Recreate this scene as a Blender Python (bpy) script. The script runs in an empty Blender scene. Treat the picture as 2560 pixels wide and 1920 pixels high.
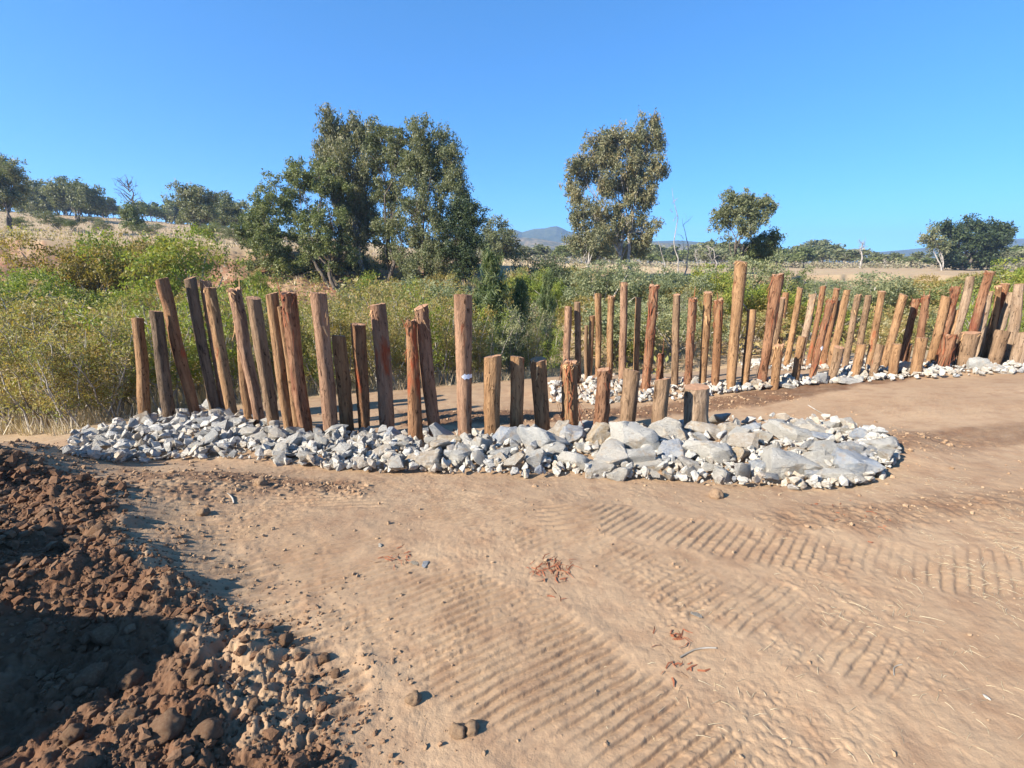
import bpy, bmesh, math, random
import numpy as np
from mathutils import Vector
C = bpy.context.scene.collection
scene = bpy.context.scene
R = math.radians

# ------------------------------------------------------------------ camera, sky, sun, exposure
CAMH = 1.70; FPX = 1180.0; PITCH = R(14.5)
cam = bpy.data.cameras.new('camera'); co = bpy.data.objects.new('camera', cam); C.objects.link(co)
cam.sensor_width = 36; cam.lens = FPX / 2560 * 36; cam.clip_end = 20000; cam.clip_start = 0.05
co.location = (0, 0, CAMH); co.rotation_euler = (R(90) - PITCH, 0, 0)
scene.camera = co
SUN_AZ = R(208); SUN_EL = R(32)                 # direction towards the sun, azimuth from +X
sd = Vector((math.cos(SUN_AZ) * math.cos(SUN_EL), math.sin(SUN_AZ) * math.cos(SUN_EL), math.sin(SUN_EL)))
w = bpy.data.worlds.new('World'); scene.world = w; w.use_nodes = True
nt = w.node_tree; bg = nt.nodes['Background']
sky = nt.nodes.new('ShaderNodeTexSky'); sky.sky_type = 'NISHITA'; sky.sun_disc = False
sky.sun_elevation = SUN_EL; sky.sun_rotation = math.atan2(sd.x, sd.y)
sky.air_density = 0.7; sky.dust_density = 0.0; sky.ozone_density = 10.0; sky.altitude = 200
gm = nt.nodes.new('ShaderNodeGamma'); gm.inputs[1].default_value = 0.66; nt.links.new(sky.outputs[0], gm.inputs[0])
tn = nt.nodes.new('ShaderNodeMix'); tn.data_type = 'RGBA'; tn.blend_type = 'MULTIPLY'; tn.inputs[0].default_value = 1.0
nt.links.new(gm.outputs[0], tn.inputs[6]); tn.inputs[7].default_value = (0.62, 1.36, 1.82, 1)
nt.links.new(tn.outputs[2], bg.inputs[0]); bg.inputs[1].default_value = 0.096
sl = bpy.data.lights.new('sun', 'SUN'); sl.energy = 5.0; sl.angle = R(0.53); sl.color = (1.0, 0.93, 0.83)
so = bpy.data.objects.new('sun', sl); C.objects.link(so)
so.rotation_euler = sd.to_track_quat('Z', 'Y').to_euler()
scene.view_settings.view_transform = 'Standard'; scene.view_settings.look = 'None'
scene.view_settings.exposure = 1.3; scene.view_settings.gamma = 1; scene.view_settings.use_curve_mapping = False

# ------------------------------------------------------------------ numeric helpers
rs = np.random.RandomState(7); random.seed(7)
cP, sP = math.cos(PITCH), math.sin(PITCH)
def ray(px, py):
    u = (np.asarray(px, float) - 1280) / FPX; v = (960 - np.asarray(py, float)) / FPX
    return u, cP + v * sP, -sP + v * cP
def unproj(px, py, t):
    a, b, c = ray(px, py); return np.array([a * t, b * t, CAMH + c * t])
def at_z(px, py, z):
    a, b, c = ray(px, py); t = (z - CAMH) / c; return a * t, b * t
def proj(X, Y, Z):
    f = Y * cP - (Z - CAMH) * sP; up = Y * sP + (Z - CAMH) * cP
    f = np.where(f < 0.05, 0.05, f)
    return 1280 + X / f * FPX, 960 - up / f * FPX
def sstep(a, b, x):
    t = np.clip((x - a) / (b - a), 0, 1); return t * t * (3 - 2 * t)
def _h(ix, iy, iz, seed):
    n = (ix.astype(np.int64) * 374761393 + iy.astype(np.int64) * 668265263 + iz.astype(np.int64) * 2147483647 + seed * 1274126177) & 0xffffffff
    n = ((n ^ (n >> 13)) * 1274126177) & 0xffffffff
    n = ((n ^ (n >> 16)) * 2246822519) & 0xffffffff
    return ((n ^ (n >> 15)) & 0xffffff) / float(0xffffff)
def n2(x, y, seed=0):
    xi = np.floor(x); yi = np.floor(y); fx = x - xi; fy = y - yi
    fx = fx * fx * fx * (fx * (fx * 6 - 15) + 10); fy = fy * fy * fy * (fy * (fy * 6 - 15) + 10); z = np.zeros_like(xi)
    a = _h(xi, yi, z, seed); b = _h(xi + 1, yi, z, seed); c = _h(xi, yi + 1, z, seed); d = _h(xi + 1, yi + 1, z, seed)
    return (a + (b - a) * fx + (c - a) * fy + (a - b - c + d) * fx * fy) * 2 - 1
def n3(x, y, z, seed=0):
    xi = np.floor(x); yi = np.floor(y); zi = np.floor(z); fx = x - xi; fy = y - yi; fz = z - zi
    fx = fx * fx * (3 - 2 * fx); fy = fy * fy * (3 - 2 * fy); fz = fz * fz * (3 - 2 * fz)
    r = 0
    for dx in (0, 1):
        for dy in (0, 1):
            for dz in (0, 1):
                r = r + _h(xi + dx, yi + dy, zi + dz, seed) * (fx if dx else 1 - fx) * (fy if dy else 1 - fy) * (fz if dz else 1 - fz)
    return r * 2 - 1
def clods(x, y, seed, keep=.8):
    xi = np.floor(x); yi = np.floor(y); best = np.zeros(x.shape); z = np.zeros(x.shape)
    for dx in (-1, 0, 1):
        for dy in (-1, 0, 1):
            cx_ = xi + dx; cy_ = yi + dy; ox = cx_ + .15 + .7 * _h(cx_, cy_, z, seed); oy = cy_ + .15 + .7 * _h(cx_, cy_, z, seed + 1); r = .28 + .5 * _h(cx_, cy_, z, seed + 2) ** 1.5
            an = _h(cx_, cy_, z, seed + 4) * 6.28; ux = (x - ox) * np.cos(an) + (y - oy) * np.sin(an); uy = -(x - ox) * np.sin(an) + (y - oy) * np.cos(an)
            d = np.maximum(np.abs(ux) * .9 + np.abs(uy) * .45, np.abs(uy) * 1.15 + .2 * np.abs(ux)) / r
            h = np.sqrt(np.clip(1 - d ** 3, 0, 1)) * r * (_h(cx_, cy_, z, seed + 3) < keep); best = np.maximum(best, h)
    return best
def fbm2(x, y, o=4, seed=0, g=0.5):
    s = 0; a = 1; t = 0
    for i in range(o):
        s = s + a * n2(x * 2 ** i + 17.3 * i, y * 2 ** i - 9.1 * i, seed + i); t += a; a *= g
    return s / t

def mesh_np(name, V, F, smooth=False, attrs=None, mat=None, fattrs=None):
    V = np.ascontiguousarray(V, np.float32); F = np.ascontiguousarray(F, np.int32)
    me = bpy.data.meshes.new(name); k = F.shape[1]
    me.vertices.add(len(V)); me.vertices.foreach_set('co', V.ravel())
    me.loops.add(F.size); me.loops.foreach_set('vertex_index', F.ravel())
    me.polygons.add(len(F)); me.polygons.foreach_set('loop_start', np.arange(0, F.size, k, dtype=np.int32))
    me.polygons.foreach_set('loop_total', np.full(len(F), k, np.int32))
    me.polygons.foreach_set('use_smooth', np.full(len(F), bool(smooth)))
    for n, a in (attrs or {}).items():
        at = me.attributes.new(n, 'FLOAT', 'POINT'); at.data.foreach_set('value', np.ascontiguousarray(a, np.float32))
    for n, a in (fattrs or {}).items():
        at = me.attributes.new(n, 'FLOAT', 'FACE'); at.data.foreach_set('value', np.ascontiguousarray(a, np.float32))
    me.update(calc_edges=True)
    if mat: me.materials.append(mat)
    return me
def tag(o, label=None, cat=None, group=None, kind=None):
    if label: o['label'] = label
    if cat: o['category'] = cat
    if group: o['group'] = group
    if kind: o['kind'] = kind
    return o
def link(name, me, parent=None, loc=None):
    o = bpy.data.objects.new(name, me); C.objects.link(o)
    if parent: o.parent = parent
    if loc is not None: o.location = [float(q) for q in loc]
    return o
def merge(parts):
    Vs, Fs, n = [], [], 0
    for V, F in parts:
        Vs.append(V); Fs.append(F + n); n += len(V)
    return np.concatenate(Vs), np.concatenate(Fs)

# ------------------------------------------------------------------ materials
def ramp(nt, fac, stops):
    r = nt.nodes.new('ShaderNodeValToRGB'); e = r.color_ramp.elements
    while len(e) > 1: e.remove(e[-1])
    e[0].position = stops[0][0]; e[0].color = (*stops[0][1], 1)
    for p, c in stops[1:]:
        q = e.new(p); q.color = (*c, 1)
    nt.links.new(fac, r.inputs[0]); return r.outputs[0]
def noise(nt, vec, scale, detail=4, rough=0.55, dist=0.0):
    n = nt.nodes.new('ShaderNodeTexNoise'); n.inputs['Scale'].default_value = scale; n.inputs['Detail'].default_value = detail
    n.inputs['Roughness'].default_value = rough; n.inputs['Distortion'].default_value = dist
    if vec is not None: nt.links.new(vec, n.inputs['Vector'])
    return n.outputs['Fac']
def mixc(nt, fac, a, b, mode='MIX'):
    m = nt.nodes.new('ShaderNodeMix'); m.data_type = 'RGBA'; m.blend_type = mode
    for sock, val in ((m.inputs[0], fac), (m.inputs[6], a), (m.inputs[7], b)):
        if hasattr(val, 'is_output') or hasattr(val, 'links'): nt.links.new(val, sock)
        elif isinstance(val, tuple): sock.default_value = (*val, 1)
        else: sock.default_value = val
    return m.outputs[2]
def mth(nt, op, a, b=None, c=None, clamp=False):
    m = nt.nodes.new('ShaderNodeMath'); m.operation = op; m.use_clamp = clamp
    for i, v in enumerate((a, b, c)):
        if v is None: continue
        if hasattr(v, 'links'): nt.links.new(v, m.inputs[i])
        else: m.inputs[i].default_value = v
    return m.outputs[0]
def mrange(nt, v, a, b, c=0.0, d=1.0):
    m = nt.nodes.new('ShaderNodeMapRange'); nt.links.new(v, m.inputs[0])
    m.inputs[1].default_value = a; m.inputs[2].default_value = b; m.inputs[3].default_value = c; m.inputs[4].default_value = d
    return m.outputs[0]
def attr(nt, name, typ='GEOMETRY'):
    a = nt.nodes.new('ShaderNodeAttribute'); a.attribute_name = name; a.attribute_type = typ; return a.outputs['Fac']
def bump(nt, h, strength, dist, prev=None):
    b = nt.nodes.new('ShaderNodeBump'); nt.links.new(h, b.inputs['Height']); b.inputs['Strength'].default_value = strength
    b.inputs['Distance'].default_value = dist
    if prev is not None: nt.links.new(prev, b.inputs['Normal'])
    return b.outputs['Normal']
def new_mat(name):
    m = bpy.data.materials.new(name); m.use_nodes = True; nt = m.node_tree
    p = nt.nodes['Principled BSDF']; p.inputs['Roughness'].default_value = 0.95
    p.inputs['Specular IOR Level'].default_value = 0.15
    return m, nt, p
def coords(nt, kind='Object', scale=(1, 1, 1), rnd=False):
    tc = nt.nodes.new('ShaderNodeTexCoord'); v = tc.outputs[kind]
    if rnd:
        oi = nt.nodes.new('ShaderNodeObjectInfo'); va = nt.nodes.new('ShaderNodeVectorMath'); va.operation = 'ADD'
        mm = mth(nt, 'MULTIPLY', oi.outputs['Random'], 37.0)
        nt.links.new(v, va.inputs[0]); nt.links.new(mm, va.inputs[1]); v = va.outputs[0]
    mp = nt.nodes.new('ShaderNodeMapping'); mp.inputs['Scale'].default_value = scale; nt.links.new(v, mp.inputs[0])
    return mp.outputs[0]

DRY = (0.405, 0.280, 0.168); DRY2 = (0.335, 0.222, 0.130); DAMP = (0.078, 0.035, 0.018); DAMP2 = (0.155, 0.078, 0.041)
def soil_nodes(nt, v, damp, grass=None, bank=None):
    big = noise(nt, v, 0.9, 5, 0.6); fine = noise(nt, v, 24, 5, 0.65); mid = noise(nt, v, 5, 4, 0.6)
    dry = mixc(nt, mrange(nt, big, 0.35, 0.65), DRY, DRY2)
    dry = mixc(nt, mrange(nt, mid, 0.4, 0.75, 0, 0.6), dry, (0.33, 0.20, 0.115))
    dm = mixc(nt, mrange(nt, mid, 0.35, 0.7), DAMP, DAMP2)
    f = mth(nt, 'ADD', damp, mrange(nt, mid, 0.3, 0.7, -0.25, 0.25), clamp=True)
    col = mixc(nt, f, dry, dm)
    if grass is not None:
        g = mixc(nt, mid, (0.50, 0.385, 0.215), (0.33, 0.25, 0.135))
        g = mixc(nt, mrange(nt, noise(nt, v, 0.12, 5, 0.7), 0.4, 0.65), g, (0.44, 0.31, 0.18))
        col = mixc(nt, grass, col, g)
    if bank is not None:
        vb = nt.nodes.new('ShaderNodeMapping'); vb.inputs['Scale'].default_value = (1, 1, 3); nt.links.new(v, vb.inputs[0])
        b = mixc(nt, mrange(nt, noise(nt, vb.outputs[0], 0.8, 6, 0.75), 0.38, 0.62), (0.23, 0.095, 0.048), (0.32, 0.20, 0.115))
        b = mixc(nt, mrange(nt, noise(nt, vb.outputs[0], 2.3, 4, 0.7), 0.55, 0.7), b, (0.12, 0.07, 0.04))
        col = mixc(nt, bank, col, b)
    col = mixc(nt, mrange(nt, fine, 0.3, 0.75, 0, 0.35), col, (0.2, 0.12, 0.07))
    return col, fine, mid
m_ground, nt, p = new_mat('soil'); v = coords(nt)
col, fine, mid = soil_nodes(nt, v, attr(nt, 'damp'), attr(nt, 'grass'), attr(nt, 'bank'))
nt.links.new(col, p.inputs['Base Color'])
vor = nt.nodes.new('ShaderNodeTexVoronoi'); vor.inputs['Scale'].default_value = 38; nt.links.new(v, vor.inputs['Vector'])
b1 = bump(nt, fine, 0.6, 0.011); b2 = bump(nt, noise(nt, v, 150, 3, 0.75), 0.6, 0.004, b1)
nt.links.new(bump(nt, mth(nt, 'MULTIPLY', vor.outputs[0], attr(nt, 'damp')), 0.5, 0.012, b2), p.inputs['Normal'])

def clod_mat(name, dampv):
    m, nt, p = new_mat(name); v = coords(nt, rnd=True)
    d = nt.nodes.new('ShaderNodeValue'); d.outputs[0].default_value = dampv or 0
    oi = nt.nodes.new('ShaderNodeObjectInfo')
    col, fine, mid = soil_nodes(nt, v, d.outputs[0] if dampv is not None else attr(nt, 'damp')); nt.links.new(col, p.inputs['Base Color'])
    nt.links.new(bump(nt, fine, 0.8, 0.012), p.inputs['Normal']); return m
m_clod = clod_mat('clod_soil', 0.72); m_crumb = clod_mat('dry_clod_soil', 0.12)

def rock_mat(name, tone):
    m, nt, p = new_mat(name); v = coords(nt, rnd=True); oi = nt.nodes.new('ShaderNodeObjectInfo')
    rnd = attr(nt, 'tint') if tone == 'attr' else oi.outputs['Random']
    base = ramp(nt, rnd, [(0, (0.60, 0.57, 0.49)), (0.2, (0.66, 0.58, 0.46)), (0.38, (0.46, 0.46, 0.43)), (0.52, (0.70, 0.65, 0.55)), (0.68, (0.56, 0.53, 0.46)), (0.8, (0.58, 0.46, 0.32)), (0.92, (0.30, 0.32, 0.34)), (1, (0.64, 0.58, 0.48))])
    if tone == 'tan': base = mixc(nt, 0.75, base, (0.66, 0.46, 0.24))
    if tone == 'blue': base = mixc(nt, 0.7, base, (0.40, 0.47, 0.56))
    n = noise(nt, v, 3.5, 6, 0.65, 0.6)
    c = mixc(nt, mrange(nt, n, 0.42, 0.62), base, mixc(nt, 0.7, base, (0.70, 0.66, 0.57)))
    vn = noise(nt, v, 9, 6, 0.7, 1.5)
    c = mixc(nt, mrange(nt, vn, 0.56, 0.68, 0, 0.7), c, (0.25, 0.235, 0.21)); c = mixc(nt, 0.13, c, (0.10, 0.075, 0.045))
    c = mixc(nt, mrange(nt, noise(nt, v, 1.8, 4, 0.6), 0.56, 0.70, 0, 0.65), c, (0.50, 0.34, 0.18))
    c = mixc(nt, mrange(nt, noise(nt, v, 60, 3, 0.6), 0.5, 0.8, 0, 0.35), c, (0.2, 0.19, 0.17))
    nt.links.new(c, p.inputs['Base Color']); p.inputs['Roughness'].default_value = 0.8
    vs = coords(nt, scale=(6, 14, 22), rnd=True)
    b = bump(nt, noise(nt, vs, 1.0, 6, 0.75, 0.6), 1.0, 0.05); nt.links.new(bump(nt, noise(nt, v, 45, 4, 0.7), 0.5, 0.006, b), p.inputs['Normal'])
    return m
m_rock = rock_mat('quarried_rock', ''); m_rock_tan = rock_mat('tan_rock', 'tan'); m_rock_blue = rock_mat('blue_grey_rock', 'blue'); m_rubble = rock_mat('rubble_rock', 'attr')

def wood_mat(name, A, B, D, red, redc=(0.22, 0.055, 0.022)):
    m, nt, p = new_mat(name); v = coords(nt, rnd=True); vl = coords(nt, scale=(1, 1, 0.09), rnd=True); vm = coords(nt, scale=(1, 1, 0.3), rnd=True)
    fib = noise(nt, vl, 40, 6, 0.75, 0.35); pat = noise(nt, vm, 7, 5, 0.6, 0.5); spk = noise(nt, vm, 26, 4, 0.6, 1.0)
    c = mixc(nt, mrange(nt, pat, 0.38, 0.62), A, B)
    c = mixc(nt, mrange(nt, fib, 0.47, 0.66, 0, 0.85), c, D)
    c = mixc(nt, mrange(nt, spk, 0.57, 0.64, 0, 0.9), c, tuple(q * 0.5 for q in D))
    c = mixc(nt, mrange(nt, noise(nt, vl, 12, 3, 0.5), 0.5, 0.62, 0, 0.4), c, tuple(min(1, q * 1.25) for q in A))
    c = mixc(nt, mrange(nt, noise(nt, vm, 4.0, 4, 0.6), 0.62 - red, 0.70 - red), c, mixc(nt, mrange(nt, fib, 0.35, 0.6), redc, tuple(q * 1.7 for q in redc)))
    nt.links.new(c, p.inputs['Base Color']); p.inputs['Roughness'].default_value = 0.85
    b = bump(nt, fib, 1.0, 0.022); b = bump(nt, spk, 0.8, 0.016, b); b = bump(nt, pat, 0.9, 0.03, b)
    nt.links.new(b, p.inputs['Normal']); return m
WOOD = {
 'tan': wood_mat('tan_pile_wood', (0.36, 0.212, 0.105), (0.25, 0.138, 0.066), (0.10, 0.048, 0.022), -0.03),
 'pink': wood_mat('pinkish_pile_wood', (0.36, 0.215, 0.13), (0.25, 0.14, 0.082), (0.11, 0.054, 0.03), -0.01),
 'grey': wood_mat('greyish_pile_wood', (0.30, 0.195, 0.115), (0.20, 0.125, 0.07), (0.08, 0.045, 0.025), -0.05),
 'dark': wood_mat('shade_darkened_pile_wood', (0.20, 0.14, 0.09), (0.12, 0.08, 0.048), (0.045, 0.032, 0.022), -0.05),  # shade cast by neighbouring piles is put into this wood's colour
 'brown': wood_mat('brown_pile_wood', (0.31, 0.17, 0.085), (0.22, 0.108, 0.052), (0.10, 0.045, 0.022), 0.05),
 'red': wood_mat('red_barked_pile_wood', (0.31, 0.168, 0.092), (0.21, 0.10, 0.052), (0.085, 0.036, 0.02), 0.05, (0.125, 0.045, 0.025)),
 'pale': wood_mat('pale_pile_wood', (0.39, 0.28, 0.185), (0.29, 0.195, 0.12), (0.14, 0.088, 0.052), -0.06)}
m_bark, nt, p = new_mat('shredded_red_bark'); v = coords(nt, rnd=True)
nt.links.new(mixc(nt, noise(nt, v, 30, 3), (0.34, 0.125, 0.06), (0.18, 0.06, 0.03)), p.inputs['Base Color'])
m_bark2, nt, p = new_mat('tan_bark_fibre'); p.inputs['Base Color'].default_value = (0.55, 0.33, 0.16, 1)
m_end, nt, p = new_mat('pile_end_grain'); v = coords(nt, rnd=True)
wv = nt.nodes.new('ShaderNodeTexWave'); wv.wave_type = 'RINGS'; wv.rings_direction = 'Z'; wv.inputs['Scale'].default_value = 22; wv.inputs['Distortion'].default_value = 3
tc = nt.nodes.new('ShaderNodeTexCoord'); nt.links.new(tc.outputs['Object'], wv.inputs['Vector'])
nt.links.new(mixc(nt, mrange(nt, wv.outputs[1], 0, 1, 0.1, 0.6), mixc(nt, noise(nt, v, 9, 4), (0.42, 0.25, 0.15), (0.33, 0.18, 0.1)), (0.22, 0.12, 0.07)), p.inputs['Base Color'])
m_paint, nt, p = new_mat('white_marking_paint'); v = coords(nt)
nt.links.new(mixc(nt, mrange(nt, noise(nt, v, 60, 3), 0.6, 0.7), (0.80, 0.81, 0.84), (0.5, 0.4, 0.3)), p.inputs['Base Color'])

def leaf_mat(name, cols, trans=0.25, spread=1.0):
    m, nt, p = new_mat(name); oi = nt.nodes.new('ShaderNodeObjectInfo')
    t = mth(nt, 'ADD', mth(nt, 'MULTIPLY', attr(nt, 'tint'), 0.72), mth(nt, 'MULTIPLY', oi.outputs['Random'], 0.28 * spread), clamp=True)
    n = len(cols); c = ramp(nt, t, [(i / (n - 1), q) for i, q in enumerate(cols)])
    nt.links.new(c, p.inputs['Base Color']); p.inputs['Roughness'].default_value = 0.55; p.inputs['Specular IOR Level'].default_value = 0.3
    tr = nt.nodes.new('ShaderNodeBsdfTranslucent'); nt.links.new(mixc(nt, 1.0, c, (1.25, 1.3, 0.7), 'MULTIPLY'), tr.inputs[0])
    mx = nt.nodes.new('ShaderNodeMixShader'); mx.inputs[0].default_value = trans
    nt.links.new(p.outputs[0], mx.inputs[1]); nt.links.new(tr.outputs[0], mx.inputs[2])
    nt.links.new(mx.outputs[0], nt.nodes['Material Output'].inputs[0]); return m
L_thick = leaf_mat('thicket_leaves', [(0.15, 0.165, 0.048), (0.27, 0.265, 0.075), (0.33, 0.28, 0.10), (0.35, 0.235, 0.09), (0.38, 0.35, 0.20)], 0.38)
L_green = leaf_mat('bright_bush_leaves', [(0.10, 0.145, 0.026), (0.19, 0.235, 0.036), (0.27, 0.30, 0.052), (0.29, 0.24, 0.05)], 0.35)
L_gold = leaf_mat('golden_bush_leaves', [(0.14, 0.14, 0.04), (0.24, 0.19, 0.05), (0.30, 0.20, 0.05), (0.28, 0.26, 0.08)], 0.35)
L_sage = leaf_mat('sage_bush_leaves', [(0.13, 0.155, 0.075), (0.21, 0.23, 0.12), (0.27, 0.28, 0.15), (0.30, 0.28, 0.11)], 0.35)
L_gum = leaf_mat('gum_leaves', [(0.07, 0.085, 0.035), (0.13, 0.145, 0.06), (0.20, 0.205, 0.10), (0.26, 0.245, 0.14)], 0.25)
L_olive = leaf_mat('olive_leaves', [(0.06, 0.08, 0.025), (0.12, 0.145, 0.045), (0.19, 0.21, 0.075), (0.24, 0.24, 0.11)], 0.25)
L_pale = leaf_mat('pale_gum_leaves', [(0.085, 0.095, 0.045), (0.155, 0.16, 0.08), (0.23, 0.22, 0.12), (0.26, 0.205, 0.095)], 0.25)
L_dark = leaf_mat('dark_leaves', [(0.022, 0.034, 0.014), (0.04, 0.06, 0.022), (0.065, 0.085, 0.03), (0.085, 0.10, 0.04)], 0.12)
L_oak = leaf_mat('she_oak_needles', [(0.05, 0.075, 0.03), (0.09, 0.125, 0.045), (0.14, 0.175, 0.065), (0.20, 0.20, 0.08)], .25)
L_straw = leaf_mat('dry_grass', [(0.36, 0.27, 0.15), (0.48, 0.38, 0.23), (0.55, 0.46, 0.30), (0.30, 0.20, 0.11)], 0.1)
def bark_mat(name, a, b):
    m, nt, p = new_mat(name); v = coords(nt, scale=(1, 1, 0.3), rnd=True)
    nt.links.new(mixc(nt, mrange(nt, noise(nt, v, 6, 4), 0.4, 0.6), a, b), p.inputs['Base Color']); return m
B_dark = bark_mat('dark_tree_bark', (0.09, 0.07, 0.05), (0.16, 0.13, 0.10)); B_pale = bark_mat('pale_tree_bark', (0.40, 0.36, 0.31), (0.22, 0.19, 0.16))
B_grey = bark_mat('grey_twig_bark', (0.44, 0.40, 0.34), (0.26, 0.22, 0.17))

# ------------------------------------------------------------------ terrain
CP = [(0,1920,0),(640,1920,0),(1280,1920,0),(1920,1920,0),(2560,1920,0),(0,1500,.05),(700,1500,0),(1400,1500,0),(2000,1500,0),(2560,1500,0),
 (0,1300,0),(700,1300,-.03),(1400,1300,-.03),(2000,1300,0),(2560,1300,.02),(0,1180,-.08),(300,1180,-.15),(600,1170,-.22),(900,1185,-.2),(1300,1195,-.17),
 (1700,1210,-.12),(2050,1225,-.06),(2300,1150,-.06),(2560,1100,0),(170,1150,-.36),(0,1140,-.52),(0,1100,-.8),(-300,1100,-.85),(200,1095,-.6),(360,1061,-.52),(540,1035,-.5),
 (700,1085,-.45),(1000,1092,-.44),(1300,1085,-.43),(1600,1080,-.4),(1900,1060,-.32),(2250,1080,-.14),(2560,1030,0),(2850,1000,.1),(2850,1150,.05),
 (850,1040,-.55),(1150,1030,-.55),(1400,1010,-.58),(1600,1003,-.55),(1750,988,-.5),(1950,968,-.4),(2150,950,-.28),(2400,940,-.14),(2600,930,-.05),(2900,915,.05),
 (900,985,-.72),(1240,958,-.8),(1480,945,-.72),(1700,958,-.62),(1900,930,-.62),(2100,922,-.42),(2300,915,-.22),(2560,900,-.1),(1880,865,-.9),(2050,870,-.75),(2300,880,-.5),(2560,870,-.35),
 (600,1010,-.8),(300,1045,-.85),(0,1075,-1.1)]
cx, cy, cz = [], [], []
for a, b, z in CP:
    X, Y = at_z(a, b, z); cx.append(float(X)); cy.append(float(Y)); cz.append(z)
for X, Y, z in [(0,-1,0),(-3,-1,0.1),(3,-1,0),(-8,-3,.2),(8,-3,0),(0,-8,0),(-9,2,0),(9,2,.05),(-14,6,-1),(15,8,.1),(-12,12,-1.8),(0,14,-1.7),(14,14,-.9),(22,14,-.6),(-20,14,-2),(-22,4,-.8),(22,4,.2),(7,15,-1.4)]:
    cx.append(X); cy.append(Y); cz.append(z)
cx = np.array(cx); cy = np.array(cy); cz = np.array(cz)
def _tps(d2): return 0.5 * d2 * np.log(d2 + 1e-6)
A = _tps((cx[:, None] - cx) ** 2 + (cy[:, None] - cy) ** 2) + np.eye(len(cx)) * 0.25
P = np.stack([np.ones_like(cx), cx, cy], 1)
M = np.block([[A, P], [P.T, np.zeros((3, 3))]])
sol = np.linalg.solve(M, np.concatenate([cz, np.zeros(3)]))
LA = [-1.3, -1.05, -.8, -.55, -.3, -.1, .1, .3, .6, 1.3]
LIP = [3.9, 3.6, 3.2, 2.8, 2.2, 1.5, 0.9, .15, .0, -.1]; RDG = [18, 17, 14.5, 11.5, 7.5, 3.8, 1.4, .3, .1, .1]
LIPY = [42, 42, 42, 43, 45, 48, 54, 60, 62, 62]
def far_z(X, Y):
    a = X / np.maximum(Y, 1.0); lz = np.interp(a, LA, LIP); rz = np.interp(a, LA, RDG); ly = np.interp(a, LA, LIPY)
    ly = ly + 1.6 * n2(X * .12, Y * 0.02, 31) + .7 * n2(X * .5, Y * .05, 32)
    bed = -1.9 + 0.25 * n2(X * .2, Y * .2, 33)
    left = sstep(.25, -.1, a)
    foot = ly - (5 + 1.5 * (1 - left) * 5)
    z = bed + (lz - 1.2 - bed) * sstep(foot - 8, ly - .8, Y) ** 1.2
    z = z + 1.2 * sstep(ly - 0.9, ly, Y)
    z = z + (rz - lz) * np.clip((Y - ly) / (150 - ly), 0, 1) ** 1.1
    z = z - np.clip(Y - 150, 0, 200) * 0.06 * left
    return z
def tps_z(X, Y):
    X = np.asarray(X, float); Y = np.asarray(Y, float); out = np.zeros(X.shape).ravel(); x = X.ravel(); y = Y.ravel()
    z = sol[-3] + sol[-2] * x + sol[-1] * y
    for i in range(len(cx)): z = z + sol[i] * _tps((x - cx[i]) ** 2 + (y - cy[i]) ** 2)
    return np.clip(z, -2.4, .6).reshape(X.shape)
# rock strips (image polylines of toe and back, turned into ground lines)
STRIP1_F = [(175,1140),(300,1160),(450,1150),(600,1150),(800,1172),(950,1183),(1200,1188),(1450,1195),(1700,1205),(1900,1222),(2080,1225),(2190,1205),(2240,1150)]
STRIP1_B = [(190,1105),(300,1075),(440,1040),(560,1035),(720,1082),(900,1088),(1050,1096),(1250,1092),(1450,1082),(1650,1072),(1850,1060),(2050,1062),(2210,1100)]
STRIP2_F = [(1375,1010),(1500,1012),(1650,1005),(1780,990),(1900,975),(2050,962),(2200,952),(2380,945),(2600,932),(2850,925)]
STRIP2_B = [(1368,965),(1480,950),(1600,950),(1760,966),(1880,962),(2020,945),(2180,926),(2350,915),(2600,900),(2850,890)]
STRIP3_F = [(1850,928),(1960,930),(2080,924),(2200,918)]
STRIP3_B = [(1850,908),(1950,904),(2060,902),(2190,900)]
def heap_smooth(X, Y, F, B, H, wpad=0.15):
    """height added under a rock strip"""
    out = np.zeros(X.shape)
    near = (Y > 2.2) & (Y < 14)
    if not near.any(): return out
    x = X[near]; y = Y[near]; best = np.full(x.shape, 9.0); half = np.zeros(x.shape)
    n = 40
    for k in range(n):
        s = k / (n - 1) * (len(F) - 1); i = min(int(s), len(F) - 2); f = s - i
        fx = F[i][0] * (1 - f) + F[i + 1][0] * f; fy = F[i][1] * (1 - f) + F[i + 1][1] * f
        bx = B[i][0] * (1 - f) + B[i + 1][0] * f; by = B[i][1] * (1 - f) + B[i + 1][1] * f
        zz = H[1]
        p1 = at_z(fx, fy, zz(fx)); p2 = at_z(bx, by, zz(bx) - .08)
        mx, my = (p1[0] + p2[0]) / 2, (p1[1] + p2[1]) / 2; r = max(.25, math.hypot(p1[0] - p2[0], p1[1] - p2[1]) / 2 + wpad)
        d = np.sqrt((x - mx) ** 2 + (y - my) ** 2) / r
        best = np.minimum(best, d)
    out[near] = H[0] * (1 - sstep(.25, 1.0, best)); return out
z1 = lambda px: float(np.interp(px, [175, 600, 1000, 1500, 2050, 2300], [-.42, -.33, -.3, -.28, -.2, -.12]))
z2 = lambda px: float(np.interp(px, [1370, 1700, 2000, 2400, 2850], [-.65, -.55, -.4, -.18, 0]))
HUMPS = [(-4.3, 3.75, .55, .30), (-2.62, 1.22, .42, .74), (-3.05, 2.0, .34, .5), (-3.6, 1.5, .5, .4), (-4.2, 2.3, .5, .40), (-2.2, 2.25, .35, .16), (-2.6, 2.75, .3, .12), (-1.35, 1.15, .28, .10), (-3.1, 3.0, .35, .16), (-2.0, 1.55, .3, -.10), (-2.7, 3.5, .5, .08), (-3.6, -0.3, .9, .4), (-1.75, 2.05, .22, .06)]
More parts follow.
